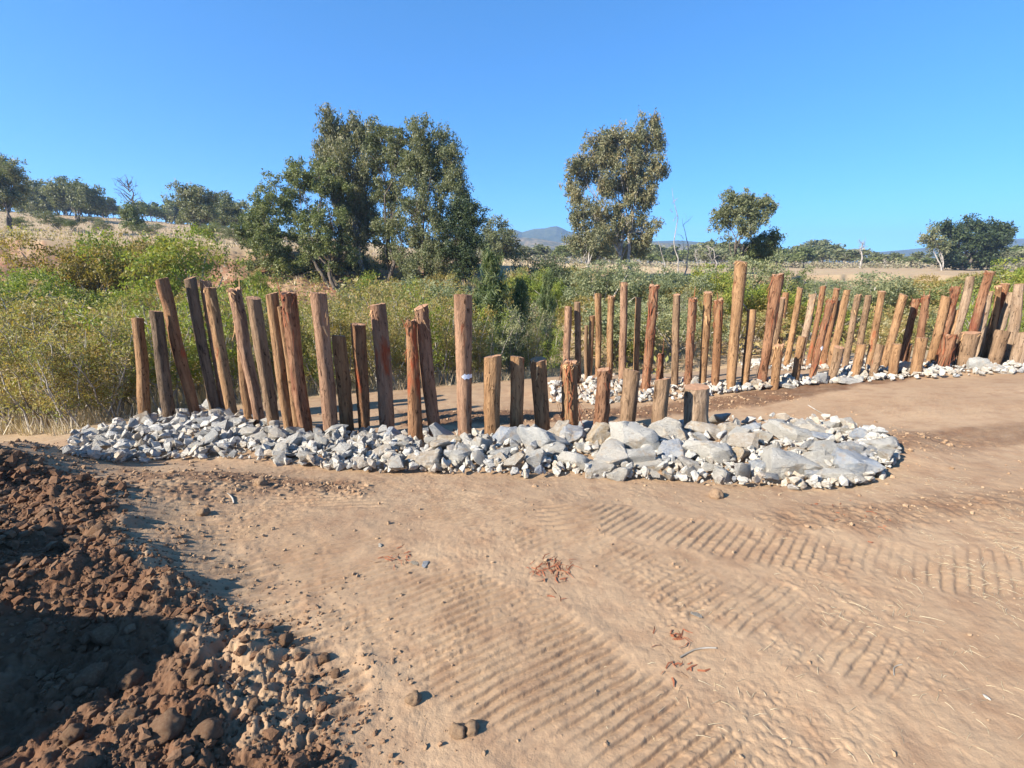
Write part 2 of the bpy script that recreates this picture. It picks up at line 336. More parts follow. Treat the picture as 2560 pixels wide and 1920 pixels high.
def macro_exact(X, Y):
    X = np.asarray(X, float); Y = np.asarray(Y, float)
    b = sstep(12, 17, Y + .0 * X); b = np.maximum(b, sstep(18, 26, np.abs(X)))
    z = np.zeros(X.shape)
    nearm = b < 1
    if nearm.any(): z[nearm] = tps_z(X[nearm], Y[nearm])
    fz = far_z(X, np.maximum(Y, 5)); fz = np.where(Y < 20, np.where(np.abs(X) > 18, fz * sstep(-2, 14, Y), fz), fz)
    z = z * (1 - b) + fz * b
    z = z + heap_smooth(X, Y, STRIP1_F, STRIP1_B, (.09, z1)) + heap_smooth(X, Y, STRIP2_F, STRIP2_B, (.08, z2))
    for hx, hy, r, h in HUMPS:
        d2 = ((X - hx) ** 2 + (Y - hy) ** 2) / (r * r); z = z + h * np.exp(-d2)
    return z
GX0, GX1, GY0, GY1, GS = -26.0, 26.0, -9.0, 22.0, 0.08
_gx = np.arange(GX0, GX1 + GS, GS); _gy = np.arange(GY0, GY1 + GS, GS)
_GXX, _GYY = np.meshgrid(_gx, _gy); GRID = macro_exact(_GXX, _GYY)
def macro(X, Y):
    X = np.asarray(X, float); Y = np.asarray(Y, float); sh = X.shape; x = X.ravel(); y = Y.ravel(); out = np.empty(x.shape)
    m = (x > GX0 + .1) & (x < GX1 - .1) & (y > GY0 + .1) & (y < GY1 - .1)
    if m.any():
        u = (x[m] - GX0) / GS; v = (y[m] - GY0) / GS; i = u.astype(int); j = v.astype(int); u -= i; v -= j
        out[m] = (GRID[j, i] * (1 - u) + GRID[j, i + 1] * u) * (1 - v) + (GRID[j + 1, i] * (1 - u) + GRID[j + 1, i + 1] * u) * v
    if (~m).any(): out[~m] = macro_exact(x[~m], y[~m])
    return out.reshape(sh)
def ground_hit(px, py):
    px = np.atleast_1d(np.asarray(px, float)); py = np.atleast_1d(np.asarray(py, float))
    a, b, c = ray(px, py); t = np.full(px.shape, .8); hit = np.zeros(px.shape, bool); tp = t.copy()
    for k in range(130):
        z = macro(a * t, b * t); under = (CAMH + c * t) < z
        hit |= under; tp = np.where(hit, tp, t); t = np.where(hit, t, t * 1.045 + .005)
        if hit.all() or (t[~hit].min() > 220): break
    lo, hi = tp.copy(), t.copy()
    for k in range(14):
        m = (lo + hi) / 2; un = (CAMH + c * m) < macro(a * m, b * m)
        hi = np.where(un, m, hi); lo = np.where(un, lo, m)
    return a * hi, b * hi, hi

def poly_mask(px, py, pts, soft=0):
    ins = np.zeros(px.shape, bool); n = len(pts)
    for i in range(n):
        x0, y0 = pts[i]; x1, y1 = pts[(i + 1) % n]
        if y0 == y1: continue
        c = ((y0 > py) != (y1 > py)) & (px < (x1 - x0) * (py - y0) / (y1 - y0) + x0); ins ^= c
    return ins
ROUGH = [(-900, 1172), (60, 1168), (260, 1195), (330, 1270), (330, 1400), (470, 1500), (640, 1560), (800, 1640), (850, 1800), (900, 2000), (500, 3000), (-4000, 3000), (-4000, 1172)]
def world_poly(pts, z=0.0):
    o = []
    for a, b in pts:
        X, Y = at_z(a, max(b, 760), z); o.append((float(X), float(Y)))
    return o
def dist_poly(X, Y, pts):
    """signed distance (negative inside)"""
    d = np.full(X.shape, 1e9); n = len(pts)
    for i in range(n):
        x0, y0 = pts[i]; x1, y1 = pts[(i + 1) % n]; ex, ey = x1 - x0, y1 - y0; L = ex * ex + ey * ey + 1e-9
        t = np.clip(((X - x0) * ex + (Y - y0) * ey) / L, 0, 1); d = np.minimum(d, (X - x0 - ex * t) ** 2 + (Y - y0 - ey * t) ** 2)
    d = np.sqrt(d); return np.where(poly_mask(X, Y, pts), -d, d)
W_ROUGH = world_poly([(60, 1185), (260, 1200), (330, 1270), (330, 1400), (470, 1500), (640, 1560), (800, 1640), (830, 1800), (860, 2000)]) + [(-.6, -1), (-9, -1), (-9, 3.9)]
W_DAMP = [world_poly([(330, 1180), (700, 1182), (930, 1200), (900, 1245), (700, 1240), (480, 1300), (330, 1290)], -.12),
          world_poly([(1500, 1010), (1800, 990), (2100, 960), (2560, 935), (2560, 965), (2250, 985), (1950, 1020), (1700, 1040), (1000, 1060), (1000, 1010)], -.45),
          world_poly([(1950, 1095), (2560, 1060), (2900, 1060), (2900, 1110), (2300, 1130), (2150, 1140)], -.05),
          world_poly([(1850, 1275), (2560, 1230), (2900, 1240), (2900, 1300), (2350, 1310), (1950, 1330)], 0)]
TRACKS = [  # px polyline, width m, ridge angles along it (deg), pitch m, amplitude m
 ([(1600,1930),(1290,1650),(1010,1500),(780,1385),(600,1300),(440,1245)], .72, [36, 34, 31, 27, 20, 12], .049, .0085),
 ([(2080,1610),(1830,1510),(1520,1375),(1200,1265),(930,1205)], .56, [42, 36, 32, 28, 20], .050, .0065),
 ([(1340,1283),(1500,1290),(1700,1325),(1950,1375),(2250,1420),(2620,1460)], .42, [20, 44, 46, 50, 52, 54], .058, .0075),
 ([(760,1760),(600,1560),(470,1420),(420,1330)], .5, [34, 30, 24, 14], .075, .012),
 ([(400,1230),(640,1215),(900,1240)], .35, [5, 8, 12], .07, .008),
 ([(2900,1060),(2560,1035),(2250,1020)], .5, [80, 82, 85], .09, .008),
 ([(2900,1000),(2500,985),(2150,1000)], .5, [80, 82, 85], .09, .008),
]
def detail(X, Y, Z):
    """small relief: treads, cloddy ground, ripples; returns dz, damp, grass, bank"""
    r = np.hypot(X, Y); near = sstep(30, 12, r)
    dr = dist_poly(X, Y, W_ROUGH) + .10 * fbm2(X * 3, Y * 3, 3, 5)
    rough = sstep(.10, -.12, dr)
    dz = near * (.012 * fbm2(X * 1.7, Y * 1.7, 3, 11) + .004 * fbm2(X * 12, Y * 12, 3, 12))
    lump = np.abs(fbm2(X * 3.4, Y * 3.4, 3, 21)) ; l2 = 1 - np.abs(fbm2(X * 9, Y * 9, 3, 22)) * 1.6; l3 = 1 - np.abs(fbm2(X * 24, Y * 24, 2, 23)) * 1.5
    dz = dz + rough * near * (.085 * (lump - .12) + .02 * (l2 - .5) + .008 * l3)
    rsel = (rough > .01) & (r < 9); xr, yr = X[rsel], Y[rsel]; wx = xr + .02 * n2(xr * 15, yr * 15, 24); wy = yr + .02 * n2(xr * 15, yr * 15, 25)
    dz[rsel] += rough[rsel] * (.04 * clods(wx * 6, wy * 6, 201, .2) + .034 * clods(wx * 13, wy * 13, 211, .4) + .022 * clods(wx * 26, wy * 26, 221, .7) + .014 * clods(wx * 50, wy * 50, 241, .8))
    cs = (r < 7) & (Y > .5); xr, yr = X[cs], Y[cs]; dz[cs] += (.0035 + .004 * sstep(0, .4, fbm2(xr * 1.1, yr * 1.1, 2, 233))) * clods(xr * 34, yr * 34, 231, .55) * (.3 + .7 * sstep(-.2, .3, fbm2(xr * 2.3, yr * 2.3, 3, 232)))
    damp = rough * .95
    for i, wp in enumerate(W_DAMP):
        d = dist_poly(X, Y, wp) + .12 * fbm2(X * 2.5, Y * 2.5, 3, 50 + i); m = sstep(.12, -.12, d) * near
        damp = np.maximum(damp, m * (.72, .8, .55, .45)[i]); dz = dz + m * (.014 * (1 - 2 * np.abs(fbm2(X * 14, Y * 14, 3, 60 + i))) + (.01, .035, .012, .008)[i] * fbm2(X * 4, Y * 4, 3, 70 + i))
    tm = np.zeros(X.shape)
    sel = (r < 11)
    x = X[sel]; y = Y[sel]; add = np.zeros(x.shape); tmx = np.zeros(x.shape)
    wob = .02 * fbm2(x * 5, y * 5, 2, 81) + .004 * fbm2(x * 26, y * 26, 3, 82)
    for ti, (pl, wd, ang, pitch, amp) in enumerate(TRACKS):
        q = [tuple(float(k) for k in at_z(a, b, -.03 if b > 1100 else -.1)) for a, b in pl]
        bd = np.full(x.shape, 1e9); ph = np.zeros(x.shape); ba = np.zeros(x.shape)
        for i in range(len(q) - 1):
            (x0, y0), (x1, y1) = q[i], q[i + 1]; ex, ey = x1 - x0, y1 - y0; L = ex * ex + ey * ey
            t = ((x - x0) * ex + (y - y0) * ey) / L; t = np.clip(t, 0, 1)
            d = np.hypot(x - x0 - ex * t, y - y0 - ey * t); m = d < bd; bd = np.where(m, d, bd)
            ba = np.where(m, ang[i] * (1 - t) + ang[i + 1] * t, ba)
        # integrated phase: distance along the mean normal, bent with the local angle about the track's start
        a0 = np.mean(ang); al = np.radians(a0 + (ba - a0) * .5); ox, oy = q[len(q) // 2]
        s = (-(x - ox) * np.sin(al) + (y - oy) * np.cos(al)) + wob * .6
        ph = (s / pitch) % 1.0
        prof = np.where(ph < .24, sstep(0, .24, ph) * 1.4 - .4, 1.0 - 1.4 * ((ph - .24) / .76) ** 1.5)
        mask = sstep(wd / 2 + .03, wd / 2 - .05, bd + .05 * n2(x * 6, y * 6, 90 + ti)) * (0.3 + .7 * sstep(-.4, .0, fbm2(x * 2.4, y * 2.4, 4, 95 + ti)))
        keep = 1 - mask * (0.9 if amp > .006 else .3)
        add = add * keep + mask * (prof * amp * 1.5 * (.85 + .35 * n2(x * 4, y * 4, 98)) - amp * .7) + (sstep(.07, .0, np.abs(bd - wd / 2 - .03)) * amp * .45 * sstep(-.2, .3, n2(x * 5, y * 5, 97)))
        tmx = np.maximum(tmx, mask)
    dz[sel] += add * (1 - .55 * rough[sel]); tm[sel] = tmx
    damp = damp * (1 - .75 * tm)
    # vegetated and far ground
    gx = fbm2(X * .3, Y * .3, 4, 41)
    thick = sstep(0, 1, r - np.interp(X / np.maximum(Y, 1), [-1.05, -.6, -.3, 0, .3, .6, 1.05], [8.2, 8.2, 9, 9.8, 12.5, 14, 12.5]))
    grass = np.clip(thick * (.75 + .5 * gx) * (Y > 1), 0, 1)
    a = X / np.maximum(Y, 1); ly = np.interp(a, LA, LIPY) + 1.6 * n2(X * .12, Y * 0.02, 31) + .7 * n2(X * .5, Y * .05, 32)
    face = sstep(ly - 20, ly - 13, Y) * sstep(ly + .15, ly - .25, Y) * sstep(.05, -.25, a)
    bank = np.clip(face * (.95 + .9 * fbm2(X * .5, Z * 1.2, 3, 44)), 0, 1)
    rb = sstep(.38, .45, a) * sstep(.9, .75, a) * sstep(36, 42, Y) * sstep(63, 59, Y); bank = np.maximum(bank, rb * .85)
    dz = dz + face * (.45 * fbm2(X * .9, Z * 2 + Y * .5, 4, 45)) + sstep(40, 60, Y) * sstep(400, 100, Y) * .25 * fbm2(X * .25, Y * .25, 3, 46)
    return dz, damp, grass, bank
NR = 640
r_near = np.concatenate([np.geomspace(.35, 1.1, 40)[:-1], np.geomspace(1.1, 6.5, 560)[:-1], np.geomspace(6.5, 14, 80)]); r_far = np.geomspace(14, 2400, 135)[1:]
r_all = np.concatenate([r_near, r_far])
ang = np.concatenate([np.linspace(-54, 54, 800), np.linspace(54, 306, 70)[1:-1]]) * math.pi / 180
RR, AA = np.meshgrid(r_all, ang, indexing='ij'); X = RR * np.sin(AA); Y = RR * np.cos(AA)
Z = macro(X, Y); dz, damp, grass, bank = detail(X, Y, Z); Z = Z + dz
na = len(ang); V = np.stack([X.ravel(), Y.ravel(), Z.ravel()], 1)
i0 = np.arange(len(r_all) - 1)[:, None] * na; j = np.arange(na)[None, :]; j1 = (j + 1) % na
F = np.stack([(i0 + j).ravel(), (i0 + na + j).ravel(), (i0 + na + j1).ravel(), (i0 + j1).ravel()], 1)
c0 = len(V); V = np.concatenate([V, [[0, 0, float(Z[0].mean())]]])
cap = np.stack([np.full(na, c0), np.arange(na), (np.arange(na) + 1) % na, (np.arange(na) + 1) % na], 1)
app = lambda q: np.append(q.ravel(), 0.0)
me = mesh_np('ground', V, F, True, {'damp': app(damp), 'grass': app(grass), 'bank': app(bank)}, m_ground)
g = link('ground', me); tag(g, kind='structure')
def gz(X, Y):
    X = np.atleast_1d(np.asarray(X, float)); Y = np.atleast_1d(np.asarray(Y, float)); z = macro(X, Y); return z + detail(X, Y, z)[0]

# ------------------------------------------------------------------ distant hills
def hill(name, pts, t, depth, mat, seed, amp=.02):
    n = 160; pxs = np.linspace(pts[0][0], pts[-1][0], n); top = np.interp(pxs, [q[0] for q in pts], [q[1] for q in pts])
    a, b, c = ray(pxs, top); hh = c * t + CAMH; X = a * t; Y0 = b * t
    m = 46; S = np.linspace(-1, 1.0, m); Vv = np.zeros((m, n, 3))
    for k, s in enumerate(S):
        f = max(0, 1 - abs(s) ** 1.3); Xs = X * (1 + s * depth / t); Ys = Y0 + s * depth
        nz = fbm2(Xs / (depth * .35), Ys / (depth * .35), 5, seed)
        Vv[k, :, 0] = Xs; Vv[k, :, 1] = Ys; Vv[k, :, 2] = hh * f * (1 + nz * .45 * (1 - f)) - 6 * (1 - f) + (fbm2(Xs / 30, Ys / 30, 2, seed + 3) * hh * amp)
    i = np.arange(m - 1)[:, None] * n; jj = np.arange(n - 1)[None, :]
    F = np.stack([(i + jj).ravel(), (i + jj + 1).ravel(), (i + n + jj + 1).ravel(), (i + n + jj).ravel()], 1)
    o = link(name, mesh_np(name, Vv.reshape(-1, 3), F, False, mat=mat)); tag(o, kind='structure'); return o
m_hill, nt, p = new_mat('wooded_hill'); v = coords(nt)
nt.links.new(mixc(nt, mrange(nt, noise(nt, v, .05, 5, .7), .4, .6), (0.035, 0.05, 0.025), (0.075, 0.085, 0.045)), p.inputs['Base Color'])
m_hill2, nt, p = new_mat('scrubby_hill'); v = coords(nt)
nt.links.new(mixc(nt, mrange(nt, noise(nt, v, .08, 5, .7), .42, .58), (0.08, 0.085, 0.05), (0.22, 0.17, 0.10)), p.inputs['Base Color'])
hill('hills', [(900, 640), (1180, 590), (1262, 574), (1285, 573), (1305, 580), (1340, 571), (1365, 570), (1388, 564), (1400, 567), (1420, 578), (1500, 600), (1640, 603), (1700, 601), (1745, 604), (1830, 616), (1900, 624), (2010, 622), (2060, 620), (2130, 624), (2200, 630), (2290, 622), (2340, 616), (2420, 604), (2490, 600), (2540, 597), (2620, 594), (2800, 586), (3200, 600)], 1500, 300, m_hill, 3, .01)
hill('hills', [(1000, 640), (1200, 604), (1290, 592), (1350, 597), (1400, 606), (1480, 616), (1640, 606), (1760, 612), (1860, 640), (1960, 652)], 850, 160, m_hill2, 9, .02)

# ------------------------------------------------------------------ piles
def pile_mesh(L, r0, r1, seed, rough=.05, crook=.03, seg=22, jag=0.0):
    rg = np.random.RandomState(seed); rings = max(14, int(L / (.03 if seg > 20 else .045))); zz = np.linspace(-.35, L, rings)
    th = np.linspace(0, 2 * np.pi, seg, endpoint=False); T, ZZ = np.meshgrid(th, zz); f = np.clip(ZZ / L, 0, 1)
    rad = r0 + (r1 - r0) * f; so_ = rg.rand() * 50
    rad = rad * (1 + rough * 1.3 * n3(np.cos(T) * 1.3 + so_, np.sin(T) * 1.3, ZZ * 2.2, 1) + rough * n3(np.cos(T) * 3.1 + so_, np.sin(T) * 3.1, ZZ * 5, 2) + rough * .7 * n3(np.cos(T) * 7 + so_, np.sin(T) * 7, ZZ * 4, 3) + rough * .55 * n3(np.cos(T) * 5 + so_, np.sin(T) * 5, ZZ * 16, 4))
    for k in range(rg.randint(1, 4)):       # knots
        kz = rg.uniform(.1, .9) * L; kt = rg.uniform(0, 2 * np.pi); d = ((ZZ - kz) / .05) ** 2 + ((np.angle(np.exp(1j * (T - kt)))) / .45) ** 2
        rad = rad * (1 + .16 * np.exp(-d))
    c1 = crook * n2(zz * 1.1 + so_, zz * 0, 5) * 1.0 + .4 * crook * n2(zz * 2.7 + so_, zz * 0, 7); c2 = crook * n2(zz * 1.1 - so_, zz * 0 + 4, 6)
    w_ = np.clip(zz / L, 0, 1); w_ = np.sin(w_ * np.pi)
    x = np.cos(T) * rad + (c1 * w_)[:, None]; y = np.sin(T) * rad + (c2 * w_)[:, None]; z = ZZ.copy()
    tilt = rg.uniform(-.25, .25, 2); z[-1] += x[-1] * tilt[0] + y[-1] * tilt[1] + jag * (rg.rand(seg) - .3)
    V = np.stack([x.ravel(), y.ravel(), z.ravel()], 1)
    i = np.arange(rings - 1)[:, None] * seg; jj = np.arange(seg)[None]; j1 = (jj + 1) % seg
    F = np.stack([(i + jj).ravel(), (i + j1).ravel(), (i + seg + j1).ravel(), (i + seg + jj).ravel()], 1)
    top = V[-seg:].copy(); cen = top.mean(0)
    inner = cen + (top - cen) * .55; inner[:, 2] += .003 + rg.rand(seg) * .008; Vt = np.concatenate([top * [1, 1, 1], inner, [cen + [0, 0, .004]]])
    Vt[:seg, :2] = cen[:2] + (top[:, :2] - cen[:2]) * .998; Vt[:seg, 2] += .0015
    a = np.arange(seg); b = (a + 1) % seg
    Ft = np.concatenate([np.stack([a, b, seg + b, seg + a], 1), np.stack([seg + a, seg + b, np.full(seg, 2 * seg), np.full(seg, 2 * seg)], 1)])
    return V, F, Vt, Ft[:, :]
def strips_mesh(L, r, n, seed, zmin, zmax, ln=(.1, .4), wid=(.006, .02), out=.04, side=None):
    rg = np.random.RandomState(seed); parts = []
    for k in range(n):
        th = rg.uniform(0, 2 * np.pi) if side is None else rg.normal(side, .7); z = rg.uniform(zmin, zmax) * L; l = rg.uniform(*ln); wv = rg.uniform(*wid); m = 5
        s = np.linspace(0, 1, m); o = r * 1.02 + out * s ** 1.6 * rg.uniform(.1, 1.6) + .004; dth = rg.uniform(-.5, .5) * s; dirz = -1 if rg.rand() < .75 else 1
        zz = z + dirz * l * s; c = th + dth; tang = wv * (1 - .7 * s) / 2
        P0 = np.stack([np.cos(c) * o - np.sin(c) * tang, np.sin(c) * o + np.cos(c) * tang, zz], 1); P1 = np.stack([np.cos(c) * o + np.sin(c) * tang, np.sin(c) * o - np.cos(c) * tang, zz], 1)
        V = np.concatenate([P0, P1, P0 * [1.0, 1.0, 1] + np.stack([np.cos(c) * .003, np.sin(c) * .003, c * 0], 1), P1 + np.stack([np.cos(c) * .003, np.sin(c) * .003, c * 0], 1)]); a = np.arange(m - 1)
        F = np.concatenate([np.stack([a, a + 1, m + a + 1, m + a], 1), np.stack([2 * m + a, 3 * m + a, 3 * m + a + 1, 2 * m + a + 1], 1), np.stack([a, 2 * m + a, 2 * m + a + 1, a + 1], 1), np.stack([m + a, m + a + 1, 3 * m + a + 1, 3 * m + a], 1)])
        parts.append((V, F))
    return merge(parts)
ROW = {'F': 'front row', 'S': 'second row', 'T': 'far row'}
# topx, topy, basex, basey, top width, base width (photo px), wood, shred, label
FRONT = [
 (344,796,365,1063,25,26,'tan',0,'short leftmost pile standing at the left end of the front row'),
 (390,779,426,1055,28,28,'dark',0,'dark shaded pile, second from the left end of the front row'),
 (404,699,491,1046,29,23,'brown',0,'tall strongly left-leaning pile, third from the left end of the front row'),
 (475,696,541,1039,27,23,'dark',0,'tall dark shaded pile, fourth from left, beside the highest rocks of the pile'),
 (514,705,562,1036,26,18,'pink',6,'slim pile half hidden behind its taller-looking neighbour, fifth from left in front row'),
 (524,720,582,1043,27,24,'tan',1,'tall pale-brown pile, sixth from left, standing tight in front of a slim one'),
 (598,800,624,1056,22,22,'tan',4,'slim pile mostly hidden behind a split-topped pile in the left part of the front row'),
 (586,725,651,1061,31,25,'pink',5,'tall pile with split top and torn bark, left part of the front row'),
 (634,745,687,1076,33,28,'grey',0,'thick dark grey pile between a split-topped pile and a yellowish one'),
 (679,735,727,1088,29,26,'tan',0,'tall yellowish-brown pile just left of the red-topped pile pair'),
 (702,767,748,1090,17,20,'tan',0,'slim light pile squeezed between two taller ones left of the red-topped pile'),
 (719,735,767,1092,35,30,'red',8,'tall reddish pile with ragged bark flap on its top, left part of the front row'),
 (796,733,829,1094,39,35,'pink',2,'tall thick smooth pale pile right of the red-topped one'),
 (846,840,869,1087,34,32,'tan',0,'mid-height yellowish pile tight against the right side of a tall thick pale one'),
 (895,811,912,1089,36,28,'brown',1,'mid-height reddish-brown pile left of the greyish thick tall pile'),
 (944,762,970,1090,40,36,'pink',1,'thick tall pile with grey stained top and dark scar near its foot'),
 (1028,805,1039,1104,27,36,'brown',5,'reddish pile widening to its foot, crossed by the crooked pile at its right'),
 (1052,768,1090,1098,36,30,'pink',2,'crooked mottled pile leaning over the reddish one left of the painted pile'),
 (1158,739,1163,1105,45,33,'pink',0,'tall pile with white paint mark, standing alone at the centre of the front row'),
 (1232,891,1231,1102,43,38,'tan',0,'thick short yellowish stump just right of the tall white-marked pile'),
 (1292,893,1292,1096,36,31,'tan',0,'short yellowish stump, second stump right of the white-marked pile'),
 (1345,899,1358,1092,40,36,'tan',1,'short stump leaning left with darker side, behind the large cream boulder'),
 (1425,908,1425,1090,38,40,'tan',26,'short stump with shredded red bark hanging down both sides'),
 (1509,924,1498,1094,37,33,'red',3,'short reddish stump with long vertical grooves and ragged rim'),
 (1579,926,1566,1092,40,37,'grey',0,'short greyish-brown stump behind the largest pink-white boulder'),
 (1657,949,1643,1098,37,34,'grey',0,'short knobbly crooked greyish stump left of the fattest stump'),
 (1742,968,1737,1085,58,54,'pale',0,'fattest and shortest stump with flat cut top at the right end of the front row'),
]
SEC = [
 (1421,767,1415,962,18,18,'pink',0,'S','pale leftmost pile of the second row, rising behind the red-shredded stump'),
 (1443,756,1446,958,16,14,'grey',0,'S','slim pile with shadowed dark shaft, second from left in the second row'),
 (1466,815,1467,952,9,10,'grey',0,'T','thin dark pole in shade at the left end of the second row'),
 (1480,790,1475,955,14,11,'tan',0,'S','thin crooked short pile, left part of the second row'),
 (1495,735,1494,955,17,13,'tan',0,'S','slender yellowish pile with bright top, left part of second row'),
 (1528,741,1522,957,17,15,'tan',1,'S','slender orange-brown pile above the grooved reddish stump'),
 (1560,707,1555,962,18,18,'pink',1,'S','tall slim greyish-pink pile, tallest of the left part of second row'),
 (1596,745,1588,955,15,14,'tan',0,'S','slender smooth orange pile behind the greyish-brown stump'),
 (1636,715,1615,972,22,20,'red',16,'S','tall rough red-barked pile leaning right, shaggy along its whole length'),
 (1653,887,1647,962,13,18,'red',14,'S','short splintered red stump with a bark spike sticking out right'),
 (1692,737,1686,970,17,17,'grey',0,'S','straight plain greyish pile right of the splintered red stump'),
 (1732,748,1719,975,18,17,'red',12,'S','dark red shaggy-topped pile, slim, near the fattest stump'),
 (1770,731,1756,968,20,17,'tan',2,'S','slightly bent light brown pile with ragged reddish rim'),
 (1796,751,1787,970,22,18,'brown',8,'S','brownish pile with peeling red bark down its right side near the foot'),
 (1853,654,1826,976,30,21,'tan',3,'S','tallest pile of the second row, thick with flared splintered top'),
 (1880,775,1861,970,22,17,'tan',0,'S','mid-height pile just right of the tallest pile'),
 (1943,689,1902,965,26,22,'red',10,'S','tall thick red-brown pile with frayed top leaning right'),
 (1955,745,1924,918,17,16,'grey',2,'T','shadowed dark pile hidden behind the tall thick red-brown pile'),
 (1965,732,1945,885,15,14,'brown',4,'T','dark slim pile with pinkish frayed top behind the thick red-brown pile'),
 (1948,865,1936,972,22,18,'tan',5,'S','short pile with a tuft of bark fibre at its top left'),
 (2001,720,1965,915,14,14,'tan',0,'T','straight slim pale-brown pile right of the shadowed dark pair'),
 (2033,736,1998,915,16,15,'pale',4,'T','mottled pile with white and grey peeling bark'),
 (2006,842,1987,955,19,17,'tan',0,'S','short plain pile standing in front of the mottled peeling one'),
 (2058,716,2020,915,12,12,'brown',2,'T','very slim reddish pile between the mottled one and the forked group'),
 (2092,722,2056,915,13,13,'brown',1,'T','thin dark-topped pile behind the pile with white mark and red split'),
 (2078,751,2028,956,18,15,'red',10,'S','red split pile carrying a white paint mark, second row'),
 (2101,752,2050,915,11,12,'tan',0,'T','thin yellowish pile crossing behind the red split pile'),
 (2118,726,2075,920,15,19,'tan',0,'T','long plain tan pile behind a short thick greyish stump'),
 (2098,868,2078,954,22,18,'grey',0,'S','short thick greyish stump beside the white rock, second row'),
 (2146,738,2110,925,15,14,'grey',3,'T','greyish pile with light bare streak, right of the long tan one'),
 (2171,739,2138,920,15,14,'grey',0,'T','smooth greyish-brown pile rising behind a short light stump'),
 (2154,862,2134,945,21,19,'tan',0,'S','short light-brown stump, first of three alike stumps in the second row'),
 (2205,729,2170,922,15,16,'tan',1,'T','wavy orange-brown pile between two of the three alike stumps'),
 (2201,863,2180,943,18,17,'grey',0,'S','short evenly thick stump, middle one of three alike stumps'),
 (2259,737,2208,922,18,17,'tan',0,'T','straight light pile leaning far right, behind the third alike stump'),
 (2243,861,2232,942,21,19,'tan',0,'S','short pale stump, right one of three alike stumps in second row'),
 (2290,750,2250,913,15,15,'red',5,'T','red-topped pile right of the pale stump in the second row'),
 (2271,861,2262,911,18,14,'brown',0,'T','small brown stump half hidden behind the pale stump'),
 (2316,741,2292,915,16,15,'red',5,'T','pile with bright red upper end and orange shaft'),
 (2304,845,2288,938,25,22,'tan',0,'S','short tan stump standing before the pile with bright red upper end'),
 (2366,742,2322,915,20,17,'tan',0,'T','thick straight tan pile left of a dark red-topped one'),
 (2390,720,2336,914,18,15,'red',8,'T','pile with flared dark red top between two tan piles'),
 (2395,775,2357,912,15,15,'tan',0,'T','shorter tan pile mostly hidden behind the long pale one'),
 (2426,693,2375,912,17,18,'pale',0,'T','long smooth pale pile, tall, in the right part of the rows'),
 (2377,839,2350,922,26,20,'red',22,'S','short stump covered with orange shredded bark'),
 (2474,681,2412,912,19,19,'red',9,'T','tallest pile at the right, blotched with red bark'),
 (2475,730,2440,900,14,14,'pale',1,'T','slim pale pile right of the tallest red-blotched one'),
 (2427,832,2411,917,37,30,'grey',1,'S','very thick short dark grey stump in the right part of second row'),
 (2497,716,2476,898,12,12,'tan',3,'T','thin orange pile with splintered top near the right edge'),
 (2513,710,2457,896,18,24,'brown',0,'T','tall brown pile widening to its foot near the right edge'),
 (2530,732,2476,898,17,16,'pale',0,'T','white-barked pile near the right edge of the photo'),
 (2547,711,2520,902,19,24,'pale',0,'T','tall pale greyish pile closest to the right edge'),
 (2506,828,2483,912,30,24,'grey',0,'S','thick knobbly stump near the right edge'),
 (2562,832,2540,916,30,28,'pale',0,'S','thick pale stump cut by the right edge of the photo'),
 (2600,720,2560,905,18,18,'tan',0,'T','tan pile leaning in from beyond the right edge'),
]
